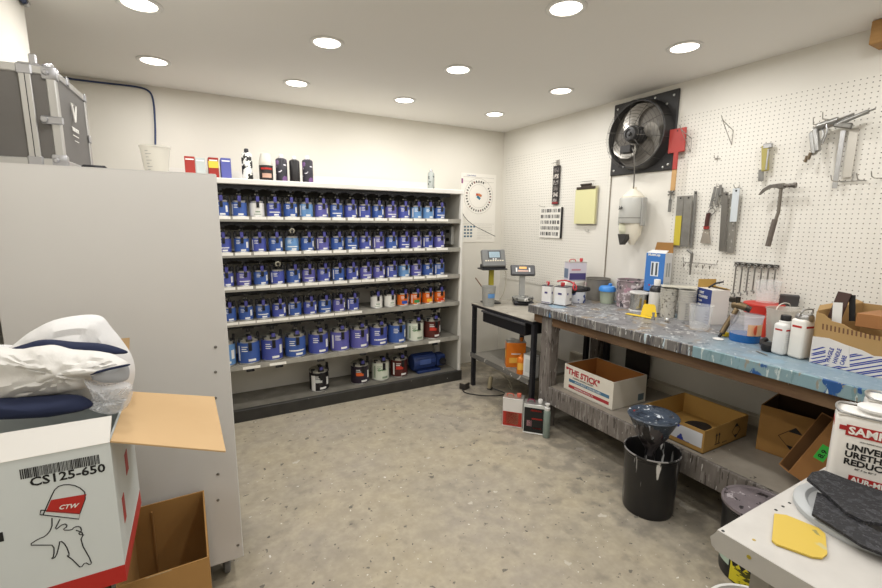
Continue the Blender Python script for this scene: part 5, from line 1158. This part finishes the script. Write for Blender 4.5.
# dark strap thing
t = thing('respirator_valve', 'small black rubber piece lying in front of the large clear bucket', 'rubber piece', ONB(768, 351))
m = MB(); m.lathe([(0, 0), (.028, 0), (.034, .015), (.030, .035), (.015, .045), (0, .046)], n=18); m.build('rubber_body', mat('rubber_black', '1B1B1D', .5), t, True)
MB().tube([(-.01, .01, .02), (.03, .05, .03), (.06, .04, .045)], .013, 10, 1).build('rubber_stem', mat('rubber_black', '1B1B1D', .5), t, True)
tag(MB().tube([(PZ(756, 352, BT).x, PZ(756, 352, BT).y, B1 + .004), (PZ(767, 356, BT).x, PZ(767, 356, BT).y, B1 + .004)], .003, 6).build('nail', STEELD, None, True), 'thin steel rod lying on the bench edge below the black rubber piece', 'rod')
# two white bottles
t = thing('activator_bottle', 'white plastic bottle with black ribbed cap and a red band, left of the pair', 'bottle', ONB(781, 354), radians(-12))
MB().box((0, 0, .080), (.078, .060, .160), .014, seg=3).build('bottle_body', WPLAS, t, True)
MB().lathe([(.028, .155), (.026, .168), (.021, .172), (.021, .176), (0, .176)], n=24).build('shoulder', WPLAS, t, True)
MB().lathe([(0, .172), (.022, .172), (.022, .196), (.020, .199), (0, .199)], n=24).build('cap', BLACK, t, True)
MB().box((0, -.0302, .128), (.06, .001, .008)).build('red_band', RED, t); MB().box((-.0393, 0, .128), (.001, .034, .008)).build('red_band', RED, t)
m = MB()
for k in range(6): m.box((0, -.0303, .105 - k * .011), (.055 - .01 * (k % 2), .0006, .0012))
m.build('label_print', mat('pale_grey_print', 'B9B9BC', .5), t)
t = thing('activator_bottle', 'taller white bottle with silver handled cap and a red band, right of the pair', 'bottle', ONB(799, 357.5), radians(-12))
MB().box((0, 0, .0975), (.088, .068, .195), .014, seg=3).build('bottle_body', mat('bottle_offwhite', 'E6E3DC', .35), t, True)
MB().lathe([(0, .185), (.036, .185), (.038, .205), (.030, .218), (0, .218)], n=24).build('metal_lid', STEEL, t, True)
MB().tube([(-.036, 0, .205), (-.04, -.01, .238), (.0, -.015, .245), (.04, -.01, .238), (.036, 0, .205)], .004, 6, 1).build('handle', STEEL, t, True)
MB().box((0, -.0342, .158), (.062, .001, .010)).build('red_band', RED, t); MB().box((-.0443, 0, .158), (.001, .042, .010)).build('red_band', RED, t)
m = MB()
for k in range(9): m.box((.0443, 0, .135 - k * .012), (.0008, .035 - .008 * (k % 2), .005))
m.build('label_print', mat('maroon_tab', '8C2B2E', .5), t)
# big printed carton
CP = tuple(Vector((PZ(809, 362, BT).x, PZ(809, 362, BT).y, B1)))
t = thing('printed_carton', 'torn brown carton with blue diagonal print standing at the near end of the bench', 'carton', CP, radians(-1))
cwid, cdep, ch = .50, .55, .245    # x extent, y extent (towards camera)
cb = mat('carton_bare', 'B08F5F', .8, var=('A0804F', 8, .5)); cp_ = mat('carton_printed', 'DAD6D2', .6)
m = MB(); m.bb((0, 0, 0), (cwid, -.005, ch)); m.bb((0, -cdep, 0), (.005, 0, ch * .66)); m.bb((0, -cdep, 0), (cwid, -cdep + .005, ch)); m.bb((cwid - .005, -cdep, 0), (cwid, 0, ch)); m.bb((0, -cdep, 0), (cwid, 0, .005))
m.build('carton_body', cb, t)
tear = [(0, .165), (.0, .24), (.03, .235), (.06, .21), (.10, .205), (.14, .185), (.20, .175), (.27, .18), (.55, .20), (.55, .0), (0, .0)]
MB().prism([(a, b) for a, b in tear], (.0055, 0, 0), (0, -1, 0), (0, 0, 1), .005).build('torn_side', cb, t)
prn = [(0, 0), (.55, 0), (.55, .20), (.29, .185), (.275, .10), (.22, .09), (.18, .105), (.12, .115), (.06, .13), (0, .125)]
MB().prism(prn, (.0002, 0, 0), (0, -1, 0), (0, 0, 1), .001).build('printed_panel', cp_, t)
m = MB()
for k in range(26):
    y0 = k * .028 - .15 + .006 * (k % 3)
    for dk in (0,):
        a = (max(0.0, y0 + dk), 0.0)
        pts = []
        x0, x1 = y0 + dk, y0 + dk + .17
        z0, z1 = .0, .085
        if x0 < .002: z0 = (0.002 - x0) / (x1 - x0) * .085; x0 = .002
        if x1 > .545: z1 = z0 + (z1 - z0) * (.545 - x0) / (x1 - x0) if x1 > x0 else z0; x1 = .545
        if x1 - x0 < .03: continue
        m.prism([(x0, z0), (x0 + .011, z0), (x1, z1), (x1 - .011, z1)], (-.0009, 0, 0), (0, -1, 0), (0, 0, 1), .0004)
m.build('diagonal_print', BLUEP, t)
for (yy, zz) in ((-.06, .015), (-.30, .02)):
    MB().box((-.0015, yy - .04, zz + .045), (.001, .085, .095), rot=(radians(-8), 0, 0)).build('print_panel', cp_, t)
    for k, s_ in enumerate(('FRAGILE', 'HANDLE', 'CARE')):
        text(s_, .022, BLUEP, t, (-.0021, yy - .015 - k * .026, zz + .004), (0, -.15, 1), (0, 1, .15), bold=.02, sx=.85)
m = MB()
for k in range(16): m.prism([(.03 + k * .015, .165 - .0005 * k), (.036 + k * .015, .165 - .0005 * k), (.034 + k * .015, .192 - .001 * k), (.028 + k * .015, .192 - .001 * k)], (.0004, 0, 0), (0, -1, 0), (0, 0, 1), .0004)
m.build('small_print', mat('brown_print', '6E4C34', .6), t)
quad('top_flap', [(.0, -.002, ch), (cwid, -.002, ch), (cwid, .03, ch + .012), (.1, .03, ch + .012)], cb, t)
ins = MB().box((.24, -.29, .215), (.34, .36, .06), .002, rot=(.0, .06, .08)).build('wooden_box', mat('brown_box', '9A6A3E', .7), None)
tag(ins, 'brown flat box lying in the top of the printed carton', 'box'); ins.matrix_world = Matrix.Translation(CP) @ Matrix.Rotation(radians(-1), 4, 'Z')
for (nm, lb, c, d, rt, mt) in (('dark_strip', 'dark brown strip poking up out of the printed carton', (.10, -.045, .27), (.006, .05, .13), (.1, .25, 0), mat('strip_brown', '3C241C', .6)),
                               ('black_strip', 'narrow black strip standing beside the dark brown strip in the carton', (.12, -.085, .265), (.006, .022, .12), (-.15, .1, 0), INK),
                               ('white_tag', 'pointed white card standing in front of the dark strips in the carton', (.06, -.055, .235), (.003, .035, .11), (-.1, .1, 0), GW),
                               ('cardboard_sheet', 'loose cardboard sheet rising at the back of the printed carton', (.34, -.30, .275), (.24, .22, .004), (.1, -.12, .3), CARDL)):
    o = MB().box(c, d, .0, rot=rt).build(nm, mt); o.matrix_world = Matrix.Translation(CP) @ Matrix.Rotation(radians(-1), 4, 'Z'); tag(o, lb, 'card' if 'card' in nm or 'tag' in nm else 'strip')

# ------------------------------------------------------------------ under the bench
S1 = SH + .0012
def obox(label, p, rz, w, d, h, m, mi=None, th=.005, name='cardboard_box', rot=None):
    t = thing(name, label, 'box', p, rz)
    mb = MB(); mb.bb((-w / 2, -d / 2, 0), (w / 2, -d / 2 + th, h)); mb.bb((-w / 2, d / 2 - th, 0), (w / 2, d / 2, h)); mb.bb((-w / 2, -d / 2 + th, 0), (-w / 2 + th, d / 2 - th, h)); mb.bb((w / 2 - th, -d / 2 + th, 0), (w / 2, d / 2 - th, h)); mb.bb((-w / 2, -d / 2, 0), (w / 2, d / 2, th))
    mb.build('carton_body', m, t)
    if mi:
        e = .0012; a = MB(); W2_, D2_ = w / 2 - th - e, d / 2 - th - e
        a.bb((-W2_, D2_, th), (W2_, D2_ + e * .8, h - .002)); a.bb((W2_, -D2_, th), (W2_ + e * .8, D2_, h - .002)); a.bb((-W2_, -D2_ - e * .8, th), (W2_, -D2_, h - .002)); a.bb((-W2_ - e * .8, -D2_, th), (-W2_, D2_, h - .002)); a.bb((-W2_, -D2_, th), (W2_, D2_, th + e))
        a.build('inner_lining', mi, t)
    return t
t = obox('white carton printed THE STICK in red on the lower shelf of the workbench', (2.575, 2.115, S1), radians(-1), .34, .46, .20, mat('stick_white', 'DDD8CC', .6, var=('CFC9BB', 6, .5)), mat('inner_orange', 'A96F35', .8))
rmat = mat('stick_red', 'A8353A', .5); smat = mat('stick_blue', '4B7390', .5)
text('"THE STICK"', .062, rmat, t, (-.171, .215, .135), (0, -1, -.03), (0, -.03, 1), bold=.035, sx=.96)
text('FLEXIBLE SANDING BOARD', .016, INK, t, (-.171, .14, .108), (0, -1, 0), (0, 0, 1))
MB().bb((-.1708, -.20, .072), (-.170, .18, .096)).build('blue_stripe', smat, t); MB().bb((-.1708, -.20, .026), (-.170, .18, .050)).build('red_stripe', rmat, t)
text('AUTO BODY LONGBOARD', .02, GW, t, (-.1712, .12, .077), (0, -1, 0), (0, 0, 1)); text('FINISHING PRODUCTS', .018, GW, t, (-.1712, .12, .032), (0, -1, 0), (0, 0, 1))
MB().bb((.09, -.2306, .02), (.15, -.23, .07)).build('print_box', mat('print_slate', '5F7078', .5), t)
kraft = mat('kraft_yellow', 'A88449', .75, var=('97743C', 7, .5))
t = obox('open yellow-brown box with arrow and diamond marks on the lower shelf behind the bin', (2.600, 1.455, S1), radians(0), .45, .40, .135, kraft, mat('kraft_inner', 'B9924F', .8))
def arrows(t, x, z, s_, y):
    m = MB()
    for dx in (-.014, .014): m.prism([(x + dx - .003, z), (x + dx + .003, z), (x + dx + .003, z + s_), (x + dx + .010, z + s_), (x + dx, z + s_ + .016), (x + dx - .010, z + s_), (x + dx - .003, z + s_)], (0, y, 0), (1, 0, 0), (0, 0, 1), .0006)
    m.prism([(x - .026, z - .008), (x + .026, z - .008), (x + .026, z - .003), (x - .026, z - .003)], (0, y, 0), (1, 0, 0), (0, 0, 1), .0006); m.build('arrow_mark', INK, t)
def diamond(t, x, z, a, y=None, xx=None):
    m = MB(); o = (0, y, 0) if xx is None else (xx, 0, 0); ex = (1, 0, 0) if xx is None else (0, -1, 0)
    m.prism([(x, z + a), (x - a * .4, z + a * .55), (x + a * .4, z + a * .55)], o, ex, (0, 0, 1), .0006); m.prism([(x, z - a), (x + a * .4, z - a * .55), (x - a * .4, z - a * .55)], o, ex, (0, 0, 1), .0006)
    pts = [(x, z + a), (x + a, z), (x, z - a), (x - a, z), (x, z + a)]
    for p0, p1 in zip(pts, pts[1:]):
        v0 = Vector(o) + Vector(ex) * p0[0] + Vector((0, 0, p0[1])); v1 = Vector(o) + Vector(ex) * p1[0] + Vector((0, 0, p1[1])); m.tube([v0, v1], .0013, 4)
    m.build('diamond_mark', INK, t)
arrows(t, -.09, .035, .045, -.2012); diamond(t, .10, .066, .045, -.2012)
text('10-15 KG', .012, INK, t, (-.04, -.2005, .02), (1, 0, 0), (0, 0, 1))
MB().bb((-.2258, -.19, .03), (-.225, .02, .115)).build('side_label', mat('label_pale', 'C9CBD0', .5, splats=[('2B3A8C', 9, .56)]), t)
m = MB(); m.lathe([(0, 0), (.07, 0), (.085, .02), (.08, .05), (.03, .06), (0, .05)], n=18)
m.build('x', mat('crumpled_dark', '2E2620', .8), None, True)
o = bpy.data.objects[m and 'x']; o.name = 'crumpled_bag'; o.location = (2.60, 1.42, S1 + .008); o.scale = (1.1, .9, .7); tag(o, 'crumpled dark brown bag lying inside the open yellow-brown box', 'bag')
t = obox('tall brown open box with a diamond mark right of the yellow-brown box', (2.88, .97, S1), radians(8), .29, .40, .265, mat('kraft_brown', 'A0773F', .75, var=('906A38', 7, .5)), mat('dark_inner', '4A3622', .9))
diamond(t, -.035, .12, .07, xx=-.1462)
# tilted box with green sticker near the table
Pa = Vector((2.36, .90, .43)); Pb = PX(822, 418, 2.50); ea = (Pb - Pa).normalized()
nn_ = Vector((-.80, -.42, .15)); nn_ = (nn_ - ea * nn_.dot(ea)).normalized(); eb = ea.cross(nn_).normalized()
if eb.y > 0: eb = -eb
eb = (Matrix.Rotation(radians(15), 3, ea) @ eb); 
zc = -eb; yc = zc.cross(ea).normalized()
La = (Pb - Pa).length
t = obox('tilted open brown box with a green sticker behind the white table', (0, 0, 0), 0, La, .105, .175, mat('kraft_mid', '9C6F40', .75, var=('8C6237', 6, .5)), mat('dark_inner2', '6E4D2C', .9), name='tilted_box')
Mx = Matrix(((ea.x, yc.x, zc.x, 0), (ea.y, yc.y, zc.y, 0), (ea.z, yc.z, zc.z, 0), (0, 0, 0, 1)))
side_ = -1 if yc.dot(Vector((-.8, -.3, .3))) < 0 else 1       # which broad face looks into the room
Mx.translation = (Pa + Pb) / 2 + eb * .175 - yc * (.0525 * side_)
Mx.translation += Vector((.045, -.03, .0)); t.matrix_world = Mx
TBF = .0528 * side_
MB().box((.0, TBF, .12), (.075, .001, .045), rot=(0, -.05, 0)).build('green_sticker', mat('sticker_green', '3FC24B', .5), t)
if side_ > 0: text('8.9', .034, INK, t, (.025, TBF + .0006, .108), (-1, 0, 0), (0, 0, 1), bold=.02)
else: text('8.9', .034, INK, t, (-.025, TBF - .0006, .108), (1, 0, 0), (0, 0, 1), bold=.02)

# bin with strainer funnel
t = thing('waste_bin', 'round black paint-streaked bin standing before the lower shelf', 'bin', (PZ(653.5, 505, 0).x - .045, PZ(653.5, 505, 0).y + .01, 0)); t.scale = (.87, .87, 1.12)
bk = mat('bin_black', '1C1B1C', .35, splats=[('8F8D8B', 34, .63, (1, 1, .10)), ('D0CECB', 14, .665, (1, 1, .2))], var=('2B2A2B', 8, .5))
MB().lathe([(0, 0), (.148, 0), (.152, .01), (.163, .30), (.168, .305), (.168, .318), (.162, .32), (.156, .31), (.138, .02), (0, .02)], n=48).build('bin_wall', bk, t, True)
MB().tube([(.167 * cos(a * pi / 24), .167 * sin(a * pi / 24), .318) for a in range(49)], .004, 6).build('rim', mat('bin_rim', '8D8B8A', .4, splats=[('2A2A2A', 20, .5)]), t, True)
t = thing('strainer_funnel', 'paint-clogged funnel-shaped strainer standing in the black bin', 'funnel', (PZ(653.5, 505, 0).x - .055, PZ(653.5, 505, 0).y + .015, .325), radians(20))
fm = mat('funnel_paint', '4B4749', .35, splats=[('8E3434', 16, .60, (1, 1, .3)), ('8E939B', 20, .58, (1, 1, .15)), ('1D1B1E', 24, .52, (1, 1, .15)), ('D5D8DC', 14, .70, (1, 1, .3))], bump=.3)
mb = MB(); N_ = 40; prof = [(.030, 0), (.032, .03), (.06, .07), (.10, .12), (.118, .175), (.122, .21), (.128, .225)]
R0 = []
for (r, z) in prof:
    R0.append([mb.bm.verts.new(((r + (.004 * sin(i * 9) if z > .1 else 0)) * cos(2 * pi * i / N_), (r + (.006 * sin(i * 5.3) if z > .1 else 0)) * .8 * sin(2 * pi * i / N_), z + (.008 * sin(i * .8) if z > .2 else 0))) for i in range(N_)])
for A, B in zip(R0, R0[1:]):
    for i in range(N_): mb.bm.faces.new((A[i], A[(i + 1) % N_], B[(i + 1) % N_], B[i]))
mb.bm.faces.new(R0[0][::-1]); o = mb.build('strainer_cone', fm, t, True); sm_ = o.modifiers.new('wall', 'SOLIDIFY'); sm_.thickness = .004
m = MB(); m.lathe([(.0, .12), (.085, .13), (.112, .19), (.128, .222), (.134, .230), (.128, .238), (.112, .236), (.10, .226), (.05, .218), (0, .215)], n=40); m.build('paint_crust', mat('crust_blue', '3C4552', .3, splats=[('C9CFD6', 26, .62), ('262A33', 22, .6)], bump=.5), t, True)
MB().cyl((.0, 0, -.27), (.0, 0, .01), .028, n=16).build('stem', bk, t, True)
# black pail by the table
t = thing('paint_pail', 'black pail with a dried paint lid standing on the floor behind the white table', 'pail', (PZ(764, 503, .35).x - .035, PZ(764, 503, .35).y, 0)); t.scale = (.93, .93, 1)
MB().lathe([(0, 0), (.135, 0), (.138, .01), (.152, .33), (.158, .335), (.158, .35), (0, .35)], n=44).build('pail_body', mat('pail_black', '19191B', .35), t, True)
MB().lathe([(0, .352), (.145, .352), (.150, .357), (.159, .357), (.160, .345), (.159, .345)], n=44).build('lid', mat('lid_dried', '787073', .5, var=('5E5558', 9, .7), splats=[('A59DA0', 14, .62), ('2B272A', 24, .66)], bump=.3), t, True)
MB().patch(.1435, -2.7, -1.85, .07, .16).build('side_label', mat('label_mint', 'AFC3B4', .5, splats=[('1E5A34', 10, .6)]), t)
MB().patch(.1415, -1.8, -.3, .01, .12).build('yellow_label', mat('label_yellow', 'D9CC2C', .5, splats=[('4A4A18', 30, .58, (.4, .4, 1.6))]), t)

# ------------------------------------------------------------------ white sheet-metal table at the near right
TZ2 = .86
tb = thing('metal_table', 'white sheet-metal topped table in the near right corner', 'table', (PZ(718, 529.5, .86).x, PZ(718, 529.5, .86).y, 0))
tm = mat('table_white', 'BEBBB6', .4, var=[('ADA9A4', 5, .8), ('C9C6C1', 14, .6)], splats=[('A9A19B', 9, .70)])
tx, ty = .95, -.72
m = MB(); m.bb((0, ty, TZ2 - .003), (tx, 0, TZ2)); m.build('table_top', tm, tb)
m = MB(); m.prism([(0, 0), (0, -.05), (-.012, -.062), (-.014, -.060), (-.003, -.048), (-.003, 0)], (0, 0, TZ2), (1, 0, 0), (0, 0, 1), -ty) if False else m.bb((-.003, ty, TZ2 - .055), (0, 0, TZ2))
m.build('side_lip', mat('lip_white', 'AFACA6', .4), tb)
MB().bb((0, -.003, TZ2 - .055), (tx, 0, TZ2 - .003)).build('back_lip', mat('lip_white', 'AFACA6', .4), tb)
MB().prism([(0, 0), (-.004, -.010), (-.016, -.03), (-.010, -.05), (0, -.055)], (0, .0, TZ2), (0, -1, 0), (0, 0, 1), -.003).build('corner_tab', mat('lip_white', 'AFACA6', .4), tb)
for u, v in ((776, 510), (783, 506.5), (789.5, 503), (723, 531), (814, 488.5)):
    q = PZ(u, v, TZ2) - Vector(tb.location)
    MB().lathe([(0, TZ2), (.0038, TZ2), (.0038, TZ2 + .0006), (0, TZ2 + .0006)], (q.x, q.y, 0), 10).build('punched_hole', INK, tb)
for u, v in ((754, 540),):
    q = PZ(u, v, TZ2) - Vector(tb.location)
    MB().lathe([(0, TZ2), (.004, TZ2), (.004, TZ2 + .0006), (0, TZ2 + .0006)], (q.x, q.y, 0), 10).build('punched_hole', mat('hole_ochre', 'B09A50', .5), tb)
q = PX(749, 557, PZ(718, 529.5, .86).x - .003) - Vector(tb.location)
MB().lathe([(0, 0), (.005, 0), (.005, .001), (0, .001)], (-.003, q.y, q.z), 12, AW).build('rivet', mat('brassy2', 'B0A13E', .4, .5), tb)
for (x, y) in ((.05, -.06), (tx - .06, -.06), (.05, ty + .06), (tx - .06, ty + .06)):
    MB().bb((x, y - .04, 0), (x + .04, y, TZ2 - .003)).build('leg', mat('leg_grey', '9A9893', .4, .3), tb)
ww = PZ(760, 622, .37)
t = thing('white_pail', 'white open pail under the white table, only its rim in view', 'pail', (ww.x, ww.y, 0))
MB().lathe([(0, 0), (.125, 0), (.145, .36), (.150, .36), (.150, .37), (.141, .37), (.122, .01), (0, .01)], n=44).build('pail_body', WPLAS, t, True)
# yellow spreader on table
P0 = [PZ(u, v, TZ2) for u, v in ((774, 515.5), (786, 517), (818, 530), (825, 536), (827, 556), (822, 560), (812, 559), (776, 546), (771.5, 542))]
m = MB(); c0 = sum(P0, Vector()) / len(P0)
m.prism([(p.x - c0.x, p.y - c0.y) for p in P0][::-1], (0, 0, 0), (1, 0, 0), (0, 1, 0), .005)
o = m.build('body_filler_spreader', mat('spreader_worn', 'C8AC48', .45, splats=[('8E8550', 28, .68), ('B9AE7C', 10, .64)])); o.location = (c0.x, c0.y, TZ2 + .0012)
tag(o, 'worn yellow plastic spreader lying flat on the white table', 'spreader')
# round lid
t = thing('bucket_lid', 'large round translucent grey bucket lid lying on the white table', 'lid', (1.44, .345, TZ2 + .001)); t.scale = (.92, .92, 1)
MB().lathe([(0, .003), (.125, .003), (.132, .005), (.136, .012), (.148, .014), (.156, .010), (.160, .001), (.162, .0), (.162, .012), (.154, .018), (.136, .018), (.128, .010), (0, .008)], n=64).build('lid_disc', mat('lid_grey', 'B4B7B8', .35, var=('9FA3A6', 6, .6), splats=[('8FB0C8', 9, .68), ('E0E2E2', 16, .68)]), t, True)
# abrasive pads
pad = mat('abrasive_black', '242427', .75, splats=[('36363A', 60, .54), ('48484C', 140, .62)], bump=.5, bscale=120)
def sheet(name, label, px, zf, th, sag=0):
    mb = MB(); pts = [PZ(u, v, z) for (u, v, z) in px]
    A = [mb.bm.verts.new(p) for p in pts]; B = [mb.bm.verts.new(p - Vector((0, 0, th))) for p in pts]
    mb.bm.faces.new(A); mb.bm.faces.new(B[::-1])
    n = len(pts)
    for i in range(n): mb.bm.faces.new((A[i], A[(i + 1) % n], B[(i + 1) % n], B[i]))
    o = mb.build(name, pad, None)
    c = sum(pts, Vector()) / n; o.data.transform(Matrix.Translation(-c)); o.location = c
    tag(o, label, 'abrasive pad'); return o
sheet('abrasive_pad', 'black abrasive pad, upper one draped against the reducer can', [(807, 478, .922), (812, 472, .925), (824, 470, .925), (850, 480, .922), (885, 492, .92), (925, 512, .92), (925, 545, .905), (882, 523, .905), (864, 521, .905), (845, 511, .905), (828, 495, .908)], .91, .008)
sheet('abrasive_pad', 'black abrasive pad, lower one lying on the round grey lid', [(817, 492, .898), (828, 495, .898), (845, 511, .898), (870, 527, .896), (925, 555, .896), (925, 572, .888), (882, 553, .888), (862, 545, .888), (836, 528, .888), (812, 513, .89)], .89, .007)
# reducer cans
def reducer(label, p, rz, full=True):
    t = thing('reducer_can', label, 'can', p, rz)
    w, d, h = .17, .105, .235
    mb = MB(); mb.box((0, 0, h / 2), (w, d, h), .022, seg=4); mb.build('can_body', mat('can_white_enamel', 'E4E1DC', .3), t, True)
    m = MB()
    pts = [(w / 2 - .02, -d / 2), (w / 2, -d / 2 + .02), (w / 2, d / 2 - .02), (w / 2 - .02, d / 2), (-w / 2 + .02, d / 2), (-w / 2, d / 2 - .02), (-w / 2, -d / 2 + .02), (-w / 2 + .02, -d / 2), (w / 2 - .02, -d / 2)]
    m.tube([(a, b, h + .001) for a, b in pts], .0035, 8, 2); m.tube([(a, b, .006) for a, b in pts], .0035, 8, 2); m.build('rim', STEEL, t, True)
    m = MB(); m.box((0, 0, h - .006), (w - .006, d - .006, .004), .001); m.build('top_plate', mat('can_top', 'CFCBC3', .35, .2), t)
    if full: MB().lathe([(0, h - .004), (.028, h - .004), (.028, h + .006), (.038, h + .008), (.039, h + .014), (.035, h + .017), (0, h + .017)], (-.005, 0.008, 0), 32).build('cap', WPLAS, t, True)
    rc = mat('reducer_red', 'A3211F', .45)
    MB().box((0, -d / 2 - .0004, h - .040), (w - .020, .0008, .013)).build('label_band', rc, t)
    MB().box((-w / 2 - .0004, 0, h - .040), (.0008, d - .045, .013)).build('label_band', rc, t)
    m = MB(); m.box((.008, -d / 2 - .0012, h - .044), (w - .032, .0012, .030)); m.build('label_block', rc, t)
    if full:
        wt = mat('print_white', 'E8E6E0', .5); f0 = -d / 2 - .0015
        text('SAMPLE', .029, wt, t, (-.056, f0, h - .053), (1, 0, 0), (0, 0, 1), bold=.03, sx=1.05)
        for k, s_ in enumerate(('UNIVERSAL', 'URETHANE', 'REDUCER')): text(s_, .0235, INK, t, (-.056, f0 + .001, h - .098 - k * .0215), (1, 0, 0), (0, 0, 1), bold=.035, sx=1.0)
        text('HIGH PERFORMANCE SOLVENT', .0045, INK, t, (-.03, f0 + .001, h - .072), (1, 0, 0), (0, 0, 1))
        text('60\u00b0 F to 80\u00b0 F', .0075, INK, t, (-.032, f0 + .001, h - .152), (1, 0, 0), (0, 0, 1))
        MB().box((.014, f0 + .0002, h - .179), (.11, .0008, .019)).build('label_block', rc, t)
        text('AUR-MEA', .019, wt, t, (-.036, f0 - .0006, h - .186), (1, 0, 0), (0, 0, 1), bold=.03)
    return t
# face runs from the far left corner (1.50,.46) towards the near right
ang = atan2(-.94, .33)
ex = Vector((cos(ang), sin(ang), 0)); ny = Vector((-ex.y, ex.x, 0))
c1_ = Vector((1.505, .458, TZ2 + .0012)) + ex * .085 + ny * .0545
reducer('white solvent can labelled UNIVERSAL URETHANE REDUCER standing on the white table', c1_, ang)
c2_ = Vector((1.70, .455, TZ2 + .0012)) + ex * .085 + ny * .0525
reducer('second white solvent can behind the urethane reducer can', c2_, ang, False)

bpy.context.view_layer.update()
